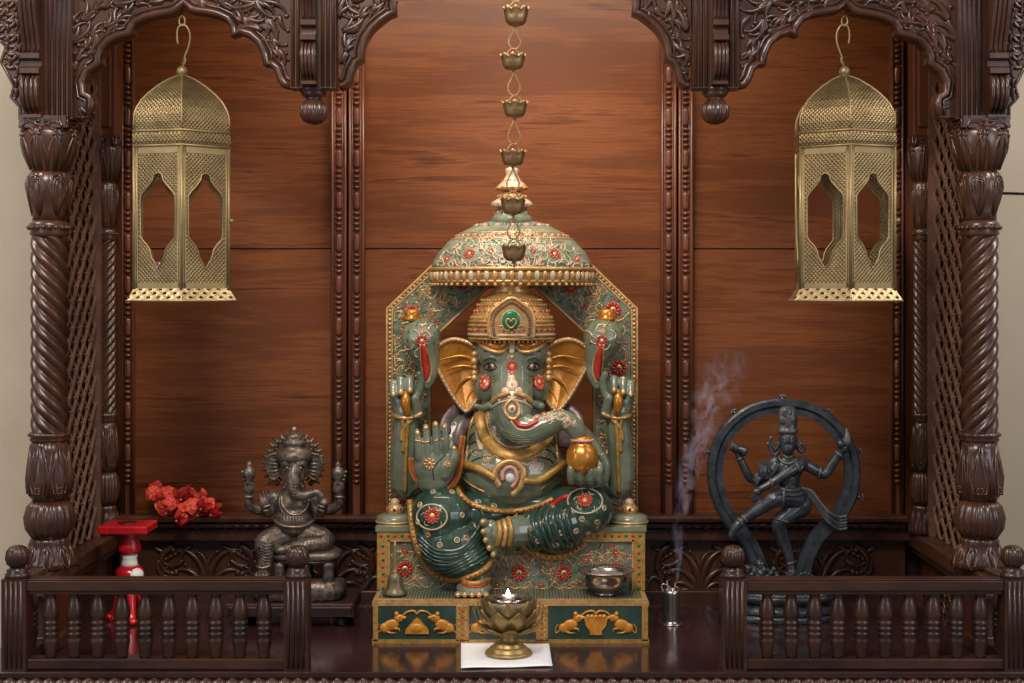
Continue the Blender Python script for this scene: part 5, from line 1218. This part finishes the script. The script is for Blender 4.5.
# ------------------------------------------------------------------ red stand
Yr = .43; s = S(Yr); xr_ = P(128, 0, Yr).x; rs = empty('red_stand', (xr_, Yr, 0), 'little red and white painted wooden pedestal stand behind the left balustrade', 'stand')
zz = lambda y: P(0, y, Yr).z
mb = MB(); w = 24.5 * s; box(mb, xr_ - w, xr_ + w, Yr - .052, Yr + .05, zz(531), zz(523), 'red_stand'); o_ = mb.build('stand_top', rs, bevel=.003)
mb = MB(); lathe(mb, [(8 * s, zz(523.2)), (9 * s, zz(522.2)), (7 * s, zz(522))], (xr_, Yr, 0), 'dark_wood', 20); mb.build('socket', rs, label='dark round socket in the top')
def RS(pr, mat, name, label=None): mb = MB(); lathe(mb, [(r * s, zz(y)) for r, y in pr], (xr_ + .004, Yr, 0), mat, 28); return mb.build(name, rs, label)
RS([(14, 531), (12, 534), (8, 537), (8.5, 540), (11, 545), (11.5, 549), (9.5, 553), (7, 554)], 'red_stand', 'baluster_shaft')
RS([(7, 553), (8, 555), (7, 558), (7.5, 562), (9, 566)], 'white_paint', 'collar', 'white painted collar')
mb = MB(); lathe(mb, [(r * s, zz(y)) for r, y in [(9, 565), (13, 569), (14.5, 573), (13, 578), (9, 583), (8, 590), (9, 600)]], (xr_ + .004, Yr, 0), 'red_stand', 28)
ell(mb, (xr_ + .004 + 6.5 * s, Yr - 5 * s, zz(574)), (8.6 * s, 9.6 * s, 7.5 * s), 'white_paint', 18, 10); ell(mb, (xr_ + .004 + 3 * s, Yr - 11.5 * s, zz(577)), (4 * s, 3 * s, 3.5 * s), 'white_paint', 10, 6)
mb.build('knop', rs)
for k in range(3):
    a = -PI / 2 + .35 + k * 2 * PI / 3; d = Vector((math.cos(a), math.sin(a), 0)); mb = MB(); q = catmull([(2, 588), (7, 592), (11, 601), (15, 613), (21, 621)], 4)
    tube(mb, [Vector((xr_ + .004, Yr, zz(y) + .002)) + d * r * s for r, y in q], [(6 - 1.8 * i / (len(q) - 1)) * s for i in range(len(q))], 'red_stand', 10); e = Vector((xr_ + .004, Yr, 0)) + d * 21 * s; ell(mb, e + Vector((0, 0, .008)), (5.5 * s, 5.5 * s, .0085), 'red_stand', 10, 6); mb.build('leg', rs)

# ------------------------------------------------------------------ red artificial flowers on the ledge
Yf_ = .655; s = S(Yf_); fb = empty('flower_bunch', P(186, 520, .66), 'bunch of bright red fabric flowers lying on the ledge at the left', 'flowers')
rr = random.Random(12)
zz = lambda y: P(0, y, Yf_).z
spots = [(152, 490, 8, -.02), (160, 499, 9, -.02), (169, 491, 8, -.01), (173, 506, 9, -.03), (181, 497, 10, -.03), (188, 509, 10, -.04), (196, 498, 9, -.03), (197, 513, 9, -.03), (206, 505, 9, -.03), (211, 513, 8, -.03), (214, 507, 7, -.02), (186, 491, 8, -.02), (177, 519, 8, -.05), (166, 511, 8, -.03), (203, 495, 7, -.02), (157, 485, 7, 0), (173, 499, 8, -.04), (191, 503, 8, -.05), (201, 507, 8, -.05), (162, 505, 7, -.03)]
def fabric_flower(c, n, r):
    mb = MB(); M = frame_of(n); ph = rr.uniform(0, 6); pm = rr.choice(['petal_red', 'petal_red', 'petal_deep']); cup_ = rr.uniform(.5, 1.0)
    for k in range(5):
        a = ph + 2 * PI * k / 5; vs = []; nu, nv = 4, 5
        for j in range(nv + 1):
            t = j / nv; rad = r * (.1 + 1.1 * t); ww = r * (.10 + .56 * math.sin(min(1, t * .92 + .1) * PI * .9) ** .8); 
            for i in range(nu + 1):
                u = (i / nu - .5) * 2; lx = rad * (1 - .12 * u * u * t); tw = ww * u
                loc = Vector((lx * math.cos(a) - tw * math.sin(a), -r * (cup_ * t * t - .22 * u * u * t + .12 * math.sin(4 * u + k) * t), lx * math.sin(a) + tw * math.cos(a)))
                vs.append(c + M @ loc)
        fs = [(j * (nu + 1) + i, j * (nu + 1) + i + 1, (j + 1) * (nu + 1) + i + 1, (j + 1) * (nu + 1) + i) for j in range(nv) for i in range(nu)]
        m_ = len(vs); nn = M @ Vector((0, -.0008, 0)); mb.add(vs + [v + nn for v in vs], fs + [tuple(m_ + q for q in reversed(f)) for f in fs], pm if rr.random() < .8 else 'petal_red')
    ell(mb, c + n * r * .1, r * .15, 'pink_cream', 8, 6); return mb
for x, y, r, dy in spots:
    n = Vector((rr.uniform(-1.1, 1.1), -1, rr.uniform(-.9, 1.1))).normalized(); fabric_flower(P(x, y + 2, Yf_ + dy * .8), n, r * .92 * s).build('flower', fb)
mb = MB()
for pts in ([(160, 500), (175, 503), (190, 508), (208, 510)], [(178, 498), (180, 510), (177, 520)], [(190, 495), (197, 505), (210, 514)]): tube(mb, [P(x, y, Yf_ + .003) for x, y in catmull(pts, 4)], 1.0 * s, 'green_paint', 5)
tube(mb, [P(x, y, Yf_) for x, y in ((196, 512), (199, 517.5), (203, 517.8))], 1.0 * s, 'green_paint', 5)
mb.build('stems', fb)
# smoke
mb = MB()
for k_, (dx, dY, ws, ph) in enumerate(((0, 0, 1, 0), (3, .02, .8, 1.7), (-3, -.015, .7, 3.1))):
    q = catmull([(676, 585, .40, 2.0), (679, 560, .41, 3.5), (678, 530, .42, 6), (683, 500, .43, 9), (690, 470, .45, 14), (698, 440, .47, 20), (704, 415, .48, 26), (712, 395, .50, 30), (722, 372, .52, 26), (730, 350, .53, 18)], 6)
    m_ = len(q); nu = 10; vs = []; uv = []
    for i, p in enumerate(q):
        t_ = i / (m_ - 1)
        for u in range(nu + 1):
            f_ = u / nu - .5; tw = ph + t_ * 3.0
            c = P(p[0] + dx * t_ * 3 + 3 * t_ * math.sin(6 * t_ + ph), p[1], p[2] + dY * t_); w_ = p[3] * ws * 2.2 * S(p[2])
            vs.append(c + Vector((f_ * w_ * math.cos(.5 * math.sin(tw)), f_ * w_ * math.sin(.5 * math.sin(tw)) * .8 + .01 * t_ * math.sin(f_ * 5 + tw), 0))); uv.append((max(.001, u / nu), max(.001, t_)))
    mb.add(vs, [(i * (nu + 1) + u, i * (nu + 1) + u + 1, (i + 1) * (nu + 1) + u + 1, (i + 1) * (nu + 1) + u) for i in range(m_ - 1) for u in range(nu)], 'smoke', True, uv)
g_ = mb.build('smoke'); tag(g_, 'faint bluish wisp of smoke rising from the incense cup', 'smoke', kind='stuff')
# ------------------------------------------------------------------ small bronze elephant-headed statue on a stool
Yo = .43; sto = empty('wooden_stool', (P(292, 0, Yo).x, Yo, 0), 'low dark wooden stool under the small grey elephant-headed statue', 'stool')
x0, x1 = P(226, 0, .36).x, P(354, 0, .36).x; zt3 = P(0, 603.5, .36).z
mb = MB(); box(mb, x0, x1, .355, .52, zt3 - .030, zt3, 'rail_wood'); box(mb, x0 + .004, x1 - .004, .352, .36, zt3 - .027, zt3 - .006, 'dark_wood'); mb.build('stool_top', sto, bevel=.003)
for x in (x0 + .03, x1 - .03):
    for y in (.385, .495): mb = MB(); lathe(mb, [(.010, 0), (.014, .004), (.013, zt3 - .029)], (x, y, 0), 'dark_wood', 16); mb.build('leg', sto)
Yg = .43; g0 = zt3; sg_ = empty('bronze_elephant_statue', (P(300, 0, Yg).x, Yg, g0), 'small grey bronze elephant-headed statue with spiked halo, on the low stool at left', 'statue')
K = S(Yg); BR = 'bronze_grey'
mb = MB()   # ribbed cushion base
def rb(cx, w, y0, y1, dep, mat, rib=0, name=None):
    s = K; c = P(cx, 0, Yg); c.z = 0; n = 64; pr = [(.90, y1), (.98, y1 - 2), (1, (y0 + y1) / 2), (.95, y0 + 3), (.82, y0)]
    vs = []
    for f_, y in pr:
        for k in range(n):
            a = 2 * PI * k / n; q = 1 + (.07 * abs(math.cos(rib * a / 2)) - .03 if rib else 0); ce, se = math.cos(a), math.sin(a)
            e = .55; rx = w * s * f_ * q * (abs(ce) ** e) * (1 if ce > 0 else -1); ry = dep * f_ * q * (abs(se) ** e) * (1 if se > 0 else -1)
            vs.append(Vector((c.x + rx, Yg + ry, P(0, y, Yg).z)))
    m_ = len(pr); mb.add(vs, [(i * n + k, i * n + (k + 1) % n, (i + 1) * n + (k + 1) % n, (i + 1) * n + k) for i in range(m_ - 1) for k in range(n)] + [tuple(reversed(range(n))), tuple(range((m_ - 1) * n, m_ * n))], mat)
zy = lambda z: HZ + (ZE - z) / K
rb(300, 45, 578, zy(g0) , .060, BR, 22); mb.build('cushion_base', sg_)
mb = MB(); rb(307, 35, 548, 558, .052, BR); rb(307, 33, 556, 561, .050, BR)
for xx in (281, 306, 330):
    for d in (-.028, .028): c = P(xx, 0, Yg + 0); lathe(mb, [(6.5 * K, P(0, 579, Yg).z), (5.5 * K, P(0, 572, Yg).z), (5.5 * K, P(0, 565, Yg).z), (7 * K, P(0, 560, Yg).z)], (c.x, Yg + d, 0), BR, 16)
mb.build('seat', sg_)
G = MB()
blob(G, 294, 520, Yg, 20, 20, 20); blob(G, 293, 504, Yg, 19, 18, 17); blob(G, 275, 498, Yg, 9, 9, 9); blob(G, 312, 498, Yg, 9, 9, 9)
blob(G, 294, 469, Yg - .005, 14, 16, 15); blob(G, 294, 478, Yg - .02, 11, 10, 11); blob(G, 288, 462, Yg - .015, 8, 8, 10); blob(G, 300, 462, Yg - .015, 8, 8, 10); blob(G, 294, 488, Yg, 12, 10, 12)
limb(G, [(294, 470, Yg - .035, 8), (293, 481, Yg - .048, 7), (293.5, 490, Yg - .052, 6), (299, 496, Yg - .052, 5), (308, 495, Yg - .05, 4.4), (316, 492.5, Yg - .048, 4), (321, 496, Yg - .048, 3.5), (321, 501, Yg - .046, 3)])
limb(G, [(287, 484, Yg - .03, 2), (284, 488, Yg - .042, 1.4)]); limb(G, [(300, 484, Yg - .03, 2), (303, 487, Yg - .042, 1.4)])
for sg in (-1, 1):
    X = lambda d: 294 + sg * d
    limb(G, [(X(18), 500, Yg + .012, 7), (X(32), 510, Yg + .015, 5.5), (X(44), 505, Yg + .005, 5), (X(45), 495, Yg, 4)]); blob(G, X(44.5), 489, Yg - .004, 5.5, 5.5, 4)
    for j in range(4): limb(G, [(X(40 + j * 3), 489, Yg - .010, 1.3), (X(40.5 + j * 2.8), 483 - (j in (1, 2)), Yg - .012, 1.0)], n=6)
    limb(G, [(X(18), 499, Yg - .005, 7), (X(26), 512, Yg - .015, 6), (X(29), 508, Yg - .035, 5)]); blob(G, X(29), 503, Yg - .042, 6, 7, 4)
for j in range(4): limb(G, [(260.5 + j * 3, 500, Yg - .046, 1.3), (260 + j * 3.2, 494 - 1.5 * (j in (1, 2)), Yg - .046, 1.0)], n=6)
blob(G, 324, 503, Yg - .046, 5, 4.5, 5)
limb(G, [(290, 533, Yg, 13), (272, 540, Yg - .02, 12.5), (264, 544, Yg - .038, 10.5), (266, 556, Yg - .042, 8), (263, 568, Yg - .045, 6.5)]); blob(G, 262, 575, Yg - .055, 8, 4, 12)
limb(G, [(298, 533, Yg, 13), (318, 538, Yg - .01, 12.5), (324, 542, Yg - .022, 10), (304, 546, Yg - .040, 8), (288, 549, Yg - .045, 6)]); blob(G, 281, 550, Yg - .046, 7, 4.5, 6)
gm = bake(G, .0017, 2); bg = tree(gm); mb = MB(); mb.add_mesh(gm, BR)
gp = lambda pts, r, m_='bronze_grey', **k: pstroke(mb, bg, pts, r, m_, **k)
gp([(273, 519), (282, 525), (294, 527), (306, 525), (315, 519)], 1.6, 'bronze_worn'); gp([(282, 496), (283, 505), (289, 513), (296, 515), (303, 512), (308, 504), (309, 497)], 1.5, 'bronze_worn'); gp([(281, 492), (280, 505), (286, 517)], 1.2)
for j in range(7): gp([(284 + j * 3, 516), (285 + j * 2.8, 522)], .8, 'bronze_worn')
for sg in (-1, 1):
    X = lambda d: 294 + sg * d
    c_, n_ = hit(bg, X(7), 468); ell(mb, c_, (2.6 * K, 1.2 * K, 1.6 * K), 'bronze_worn', 8, 6, frame_of(n_)); gp([(X(3), 467), (X(7), 464), (X(11), 467)], .8); gp([(X(2), 458), (X(8), 456), (X(13), 460)], 1.0, 'bronze_worn')
    for y in (505, 509): gp([(X(24), y), (X(30), y + 2)], 1.2, 'bronze_worn')
    for yy in (497,): gp([(X(40), yy), (X(49), yy)], 1.4, 'bronze_worn')
for j in range(9): gp([(258 + j * .6, 540 + j * 3), (266, 543 + j * 3), (273 + j * .2, 541 + j * 3)], .7)
for j in range(9): gp([(298 + j * 3.6, 532 + .5 * j), (300 + j * 3.6, 541), (298 + j * 3.6, 550)], .7)
gp([(256, 566), (263, 568), (270, 565)], 1.4, 'bronze_worn')
for j in range(4): gp([(257 + j * 3.2, 573), (256 + j * 3.2, 578)], 1.3)
for j in range(5): gp([(288 + j, 482 + j * 3), (294, 484 + j * 3), (299 + j, 482 + j * 3)], .5)
mb.build('body', sg_)
mb = MB(); cg = P(294, 0, Yg - .002); cg.z = 0
lathe(mb, [(r * K, P(0, y, Yg).z) for r, y in ((16, 461), (18, 458), (17.2, 453), (14, 448.5), (10, 445.5), (12.5, 444), (12, 441), (8, 439), (9.5, 437), (8.5, 434.5), (4, 432.5), (2, 431.5))], cg, BR, 32, lambda a, h, r: r * (1 + .03 * math.cos(14 * a))); ell(mb, cg + Vector((0, 0, P(0, 429.5, Yg).z)), 3.2 * K, 'bronze_worn', 12, 8)
mb.build('crown', sg_)
mb = MB(); Yh = Yg + .022
tube(mb, [P(294 + 25 * math.cos(a * PI / 24), 464 + 26 * math.sin(a * PI / 24), Yh) for a in range(-31, 8)], 2.6 * K, BR, 8, .6, up=(0, 1, 0)); tube(mb, [P(294 + 20 * math.cos(a * PI / 24), 464 + 21 * math.sin(a * PI / 24), Yh) for a in range(-31, 8)], 1.1 * K, BR, 6, up=(0, 1, 0))
for i in range(21):
    a = -PI * 1.2 + i * PI * 1.4 / 20; c, n_ = math.cos(a), math.sin(a)
    tube(mb, [P(294 + r * c, 464 + (r + 1) * n_, Yh) for r in (25, 28, 32.5)], [2.6 * K, 2.0 * K, .4 * K], BR, 6); ell(mb, P(294 + 22.5 * c, 464 + 23.5 * n_, Yh), 1.3 * K, 'bronze_worn', 6, 4)
mb.build('halo', sg_)
for sg in (-1, 1):
    mb = MB(); X = lambda d: 294 + sg * d; o = catmull([(X(13), 456), (X(20), 454), (X(26), 457), (X(27.5), 464), (X(26), 472), (X(22), 479), (X(17), 478), (X(13), 470)], 3, True)
    slab(mb, o, [], Yg + .004, .008, BR); tube(mb, [P(*p, Yg + .004) for p in o], 1.3 * K, BR, 6, closed=True, up=(0, 1, 0))
    for j in range(5): relief(mb, [(X(14), 462 + j * 2.6), (X(20), 460 + j * 3.8), (X(25), 460 + j * 4)], Yg + .003, 1.2, .7, 'bronze_worn' if j % 2 else BR, 1)
    mb.build('ear', sg_)
    mb = MB(); xh = P(X(44.5), 0, Yg).x; lathe(mb, [(r * K, P(0, y, Yg).z) for r, y in ((3, 485), (4, 482), (3, 480), (5.5, 477), (6.5, 472), (4.5, 468), (2.5, 466), (3.2, 464), (1, 461))], (xh, Yg - .006, 0), BR, 20, lambda a, h, r: r * (1 + .08 * math.cos(6 * a)))
    for y, dx in ((476, 6), (472, 7), (480, 5)): ell(mb, P(X(44.5 + dx), y, Yg - .006), (2.2 * K, 1.5 * K, 1.6 * K), BR, 8, 5)
    mb.build('held_emblem', sg_)

# ------------------------------------------------------------------ dancing statue in a ring
Yn = .46; K = S(Yn); nt_ = empty('dancing_deity_statue', (P(784, 0, Yn).x, Yn, 0), 'black metal four-armed dancing figure inside a large ring, at the right', 'statue'); N = 'black_bronze'
mb = MB(); cx_ = P(784, 0, Yn).x
def NL(pr, mod=None, sx=1.): 
    c = Vector((cx_, Yn, 0)); n = 72; vs = []
    for r, y in pr:
        for k in range(n): a = 2 * PI * k / n; q = mod(a, 0, r) if mod else r; vs.append(Vector((cx_ + q * sx * K * math.cos(a), Yn + q * K * .8 * math.sin(a), max(0, P(0, y, Yn).z))))
    mb.add(vs, [(i * n + k, i * n + (k + 1) % n, (i + 1) * n + (k + 1) % n, (i + 1) * n + k) for i in range(len(pr) - 1) for k in range(n)] + [tuple(reversed(range(n))), tuple(range((len(pr) - 1) * n, len(pr) * n))], N)
NL([(40, 619), (41, 617), (41, 612), (38, 611)], sx=1.35); NL([(36, 612), (40, 609), (36, 604), (31, 601)], lambda a, h, r: r * (1 + .05 * abs(math.cos(12 * a))), 1.3); NL([(31, 602), (37, 598), (40, 594), (38, 592)], lambda a, h, r: r * (1 + .05 * abs(math.cos(12 * a))), 1.3); NL([(39, 593), (40, 591), (38, 589.5), (36, 589)], sx=1.3)
for a in range(30): t = a * PI / 15; ell(mb, (cx_ + 50 * K * math.cos(t), Yn + 31 * K * math.sin(t), P(0, 590.5, Yn).z), 1.6 * K, 'black_bronze_worn', 6, 4)
mb.build('lotus_pedestal', nt_)
ringp = [(764, 590), (762, 575), (757, 560), (748, 541), (735, 525), (722, 505), (715.5, 481), (716.5, 458), (724, 437), (738, 421), (757, 410), (783, 406), (811, 411), (832, 425), (846, 444), (852, 465), (851, 488), (844, 507), (831, 523), (817, 538), (807, 557), (803, 575), (802, 590)]
mb = MB(); q = catmull(ringp, 6)
def band(pts, w, dep, mat, Y):
    vs = []; 
    for i, p in enumerate(pts):
        a, b = pts[max(i - 1, 0)], pts[min(i + 1, len(pts) - 1)]; dx, dy = b[0] - a[0], b[1] - a[1]; l = math.hypot(dx, dy); nx, ny = dy / l, -dx / l
        for (o_, yy) in ((-w, -dep * .35), (-w * .2, -dep * .35), (w * .1, -dep), (w * .75, -dep), (w, -dep * .6), (w, dep), (-w, dep)): vs.append(P(p[0] + nx * o_ * -1, p[1] + ny * o_ * -1, Y) + Vector((0, yy, 0)))
    n = 7; fs = [(i * n + k, i * n + (k + 1) % n, (i + 1) * n + (k + 1) % n, (i + 1) * n + k) for i in range(len(pts) - 1) for k in range(n)]; fs += [tuple(reversed(range(n))), tuple(range(len(vs) - n, len(vs)))]; mb.add(vs, fs, mat, False)
band([(x, y) for x, y in q], -7.6, .012, N, Yn); 
for x, y, a in ((782.5, 398.5, -PI / 2), (735, 413, -2.3), (708, 452, -2.9), (829, 413, -.8), (858.5, 452, -.25), (860, 497, .1)):
    c, n_ = math.cos(a), math.sin(a); tube(mb, [P(x - c * 3, y - n_ * 3, Yn), P(x + c * 2, y + n_ * 2, Yn)], [2.4 * K, 1.6 * K], N, 8)
    for d in (-.7, 0, .7): ell(mb, P(x + 3.2 * math.cos(a + d), y + 3.2 * math.sin(a + d), Yn), 1.5 * K, 'black_bronze_worn', 8, 5)
mb.build('ring_halo', nt_)
# pod-like creatures at the ring feet
T = MB(); Y = Yn - .012
blob(T, 757, 572, Y, 12, 9, 10); limb(T, [(757, 575, Y, 7), (748, 582, Y - .01, 6), (739, 587, Y - .012, 4)]); blob(T, 765, 580, Y, 9, 7, 9); limb(T, [(770, 582, Y, 6), (782, 585, Y, 6), (795, 585, Y, 6)]); blob(T, 804, 580, Y - .005, 12, 8, 11); blob(T, 760, 564, Y - .01, 6, 5, 6)
for i in range(10): blob(T, 748 + i * 3.2, 568 + (i * 7) % 11, Y - .02, 3, 3, 3)
tm = bake(T, .0018, 1); mb = MB(); mb.add_mesh(tm, N)
for i in range(16): ell(mb, P(746 + i * 2, 566 + (i * 5) % 17, Y - .022), 1.4 * K, 'black_bronze_worn', 6, 4)
for a in range(12): t = a * PI / 6; ell(mb, P(805 + 8 * math.cos(t), 580 + 7 * math.sin(t), Y - .022), 1.5 * K, 'black_bronze_worn', 6, 4)
mb.build('demon_mount', nt_)
F_ = MB(); Y = Yn - .02
blob(F_, 788, 441, Y, 9.5, 12.5, 10); blob(F_, 788, 448, Y - .006, 6.5, 7, 8); limb(F_, [(788, 450, Y, 5.5), (788, 458, Y, 5.5)])
blob(F_, 788, 468, Y, 16, 13, 10); blob(F_, 789, 481, Y, 11, 12, 8.5); blob(F_, 776, 462, Y, 7, 6, 6.5); blob(F_, 801, 462, Y, 7, 6, 6.5); blob(F_, 792, 496, Y, 15, 10, 11); blob(F_, 800, 505, Y, 12, 13, 12)
limb(F_, [(774, 463, Y, 6), (764, 473, Y + .004, 5), (752, 479, Y + .002, 4.8), (744, 467, Y, 4.2), (738, 453, Y - .002, 3.6)]); blob(F_, 737, 449, Y - .004, 5.5, 5, 4.5)
limb(F_, [(776, 465, Y - .008, 5.5), (768, 477, Y - .014, 4.8), (756, 482, Y - .02, 4.5), (762, 476, Y - .028, 4)]); blob(F_, 763, 472, Y - .034, 4.8, 5.5, 3)
for j in range(4): limb(F_, [(759.3 + j * 2.5, 469, Y - .036, 1.25), (758.6 + j * 2.9, 459 + abs(j - 1.5) * 1.4, Y - .036, .95)], n=6)
limb(F_, [(768, 473, Y - .03, 1.6), (771, 467, Y - .03, 1.3)], n=6)
limb(F_, [(803, 463, Y - .002, 6), (797, 467, Y - .022, 5.5), (784, 475, Y - .032, 5), (770, 484, Y - .036, 4.2), (761, 489, Y - .036, 3.6)]); blob(F_, 757, 492, Y - .036, 5, 3.5, 3)
for j in range(4): limb(F_, [(754 + j * 1.5, 493, Y - .036, 1.5), (752 + j * 2.2, 498, Y - .036, 1.4), (754 + j * 2.2, 502.5 - j * .5, Y - .034, 1.1)], n=6)
limb(F_, [(803, 463, Y, 6), (815, 470, Y, 5.4), (825, 474, Y, 5.2), (833, 463, Y - .002, 4.6), (841, 452, Y - .004, 4)]); blob(F_, 843, 448, Y - .006, 6, 6, 5)
for j in range(4): limb(F_, [(839 + j * 2.6, 446, Y - .012, 1.5), (839.5 + j * 2.6, 440, Y - .012, 1.2)], n=6)
limb(F_, [(796, 499, Y - .005, 12), (784, 497, Y - .022, 10.5), (774, 499, Y - .036, 8.5), (764, 506, Y - .036, 6.8), (753, 513, Y - .034, 5.8), (744, 519, Y - .032, 4.6)]); limb(F_, [(742, 521, Y - .032, 4.5), (736, 527, Y - .034, 4.8), (731, 535, Y - .036, 3.4)])
limb(F_, [(799, 506, Y, 11.5), (789, 514, Y - .012, 9.5), (779, 523, Y - .02, 7.8), (781, 535, Y - .014, 6.8), (786, 548, Y - .008, 5.8), (790, 560, Y - .006, 4.6), (791, 570, Y - .008, 4.5)]); limb(F_, [(792, 573, Y - .008, 5), (789, 578, Y - .022, 4.5), (786, 582, Y - .034, 3.5)])
fm = bake(F_, .0016, 2); bn = tree(fm); mb = MB(); mb.add_mesh(fm, N)
np_ = lambda pts, r, m_='black_bronze_worn', **k: pstroke(mb, bn, pts, r, m_, **k)
np_([(778, 452), (780, 460), (788, 464), (796, 460), (798, 452)], 1.5); np_([(782, 454), (788, 458), (794, 454)], 1.1)
for sg in (-1, 1):
    c_, n_ = hit(bn, 788 + sg * 3.6, 438.5); 
    if c_: ell(mb, c_, (2 * K, .9 * K, 1.1 * K), 'black_bronze_worn', 8, 5, frame_of(n_))
    np_([(788 + sg * 1.5, 436.5), (788 + sg * 4, 435), (788 + sg * 7, 437)], .7)
    ell(mb, P(788 + sg * 9.5, 446, Y), (1.6 * K, 1.6 * K, 4.5 * K), N, 8, 6)
np_([(788, 437), (788, 442.5)], 1.4, N, taper=False); np_([(785.5, 447), (788, 446.2), (790.5, 447)], .9)
for (a, b) in (((760, 478), (756, 485)), ((742, 458), (735, 461)), ((821, 468), (819, 478)), ((836, 452), (845, 459)), ((770, 478), (773, 488)), ((795, 461), (800, 472)), ((741, 514), (748, 523)), ((738, 518), (744, 527)), ((784, 490), (783, 506)), ((784, 565), (796, 562)), ((772, 518), (788, 522))): np_([a, ((a[0] + b[0]) / 2, (a[1] + b[1]) / 2), b], 1.4)
np_([(776, 486), (784, 490), (794, 491), (804, 488)], 1.8); np_([(778, 493), (790, 496), (806, 494)], 1.2, N); np_([(803, 466), (795, 478), (786, 488)], 1.0)
mb.build('body', nt_)
mb = MB(); cc = P(787.5, 0, Y); cc.z = 0
lathe(mb, [(r * K, P(0, y, Y).z) for r, y in ((8, 434), (10.4, 432), (10.2, 429), (8.6, 428), (9.4, 424), (9.6, 416), (8.8, 410), (6, 407), (2, 406))], cc, 'black_bronze_worn', 28, lambda a, h, r: r * (1 + .05 * math.cos(7 * a)))
for x, y, w in ((787, 414, 5), (783, 420, 3.4), (792, 419, 3.4), (788, 425, 3)): ell(mb, P(x, y, Y - .020), (w * K, .9 * K, w * 1.2 * K), N if w == 5 else 'black_bronze_worn', 10, 6)
mb.build('headdress', nt_)
mb = MB()   # coiled hair locks and cobra at the shoulder
for pts in ([(779, 444), (775, 450), (772, 446), (769, 442), (771, 438)], [(797, 446), (801, 452), (804, 448), (802, 443), (799, 446)], [(780, 450), (774, 456), (771, 450), (768, 444)]):
    mb = MB(); q = catmull(pts, 4); tube(mb, [P(*p, Y + .004) for p in q], [(2.3 - 1.0 * i / len(q)) * K for i in range(len(q))], N, 8); ell(mb, P(*q[-1], Y + .004), 2.2 * K, 'black_bronze_worn', 8, 6); mb.build('hair_lock', nt_)
mb = MB()   # sash
for o_ in range(5):
    q = catmull([(801, 488 + o_ * 1.2, Y - .006), (811, 491 + o_ * 1.6, Y - .010), (819, 501 + o_ * 2.0, Y - .014), (828, 512 + o_ * 2.4, Y - .018), (838, 517 + o_ * 3.0, Yn - .022), (847, 516 + o_ * 3.0, Yn - .020)], 5); tube(mb, [P(*p) for p in q], 1.9 * K, N if o_ % 2 else 'black_bronze_worn', 6)
mb.build('sash', nt_)
mb = MB(); a, b = P(733, 446.5, Y - .012), P(745, 451.5, Y - .020); d = b - a   # drum
tube(mb, [a + d * t for t in (-.15, 0, .12, .5, .88, 1, 1.15)], [q * K for q in (4.6, 5, 4.2, 3, 4.2, 5, 4.6)], N, 16); tube(mb, [a + d * 1.16, a + d * 1.18], 3.4 * K, 'black_bronze_worn', 14); mb.build('held_drum', nt_)
mb = MB(); q = [(846, 446, 4.5), (847, 441, 5), (847.5, 436, 3.6), (847, 431, 2.0), (846, 427.5, .6)]; tube(mb, [P(x, y, Y - .008) for x, y, r in q], [r * K for x, y, r in q], 'black_bronze_worn', 12); ell(mb, P(841, 444, Y - .012), 4.6 * K, N, 12, 8); mb.build('held_flame', nt_)
# ------------------------------------------------------------------ camera, light
cam = bpy.data.cameras.new('camera'); co = bpy.data.objects.new('camera', cam); C.objects.link(co)
cam.sensor_width = 36; cam.lens = F / 1024 * 36; cam.shift_x = -2.5 / 1024; cam.shift_y = -(341.5 - HZ) / 1024
co.location = EYE; co.rotation_euler = (PI / 2, 0, 0); bpy.context.scene.camera = co
def area(name, loc, target, size, power, col, sy=None):
    l = bpy.data.lights.new(name, 'AREA'); l.shape = 'ELLIPSE'; l.size = size; l.size_y = sy or size; l.energy = power; l.color = col
    o = bpy.data.objects.new(name, l); C.objects.link(o); o.location = loc
    o.rotation_euler = (Vector(target) - Vector(loc)).to_track_quat('-Z', 'Y').to_euler(); return o
area('ceiling_light', (-.4, -1.7, 2.5), (0, .6, .75), 1.2, 62, (1, .90, .80), .6)
area('fill_light', (2.3, -1.9, 1.2), (-.6, .5, .6), 1.0, 17, (.92, .94, 1), 1.2)  # added cool fill from the right, no actual window; reaches the lattice sides
area('fill_light', (-2.3, -2.0, 1.2), (.6, .5, .6), 1.0, 15, (.92, .94, 1), 1.2)  # matching added fill from the left, no window here either
area('shrine_lamp', (0, .25, 1.57), (0, .55, .6), 1.3, 13, (1, .84, .66), .12)
for sx in (-1, 1): area('wall_fill', (sx * 2.2, -.2, 2.2), (sx * 1.5, 1.05, .7), .6, 22, (1, .93, .84))  # added fills that only brighten the back wall, no fixtures there
w = bpy.data.worlds.new('world'); bpy.context.scene.world = w; w.use_nodes = True
w.node_tree.nodes['Background'].inputs[0].default_value = (.86, .86, .96, 1); w.node_tree.nodes['Background'].inputs[1].default_value = .24
vs_ = bpy.context.scene.view_settings; vs_.view_transform = 'Standard'; vs_.look = 'None'; vs_.gamma = 1; vs_.exposure = 0; vs_.use_curve_mapping = False
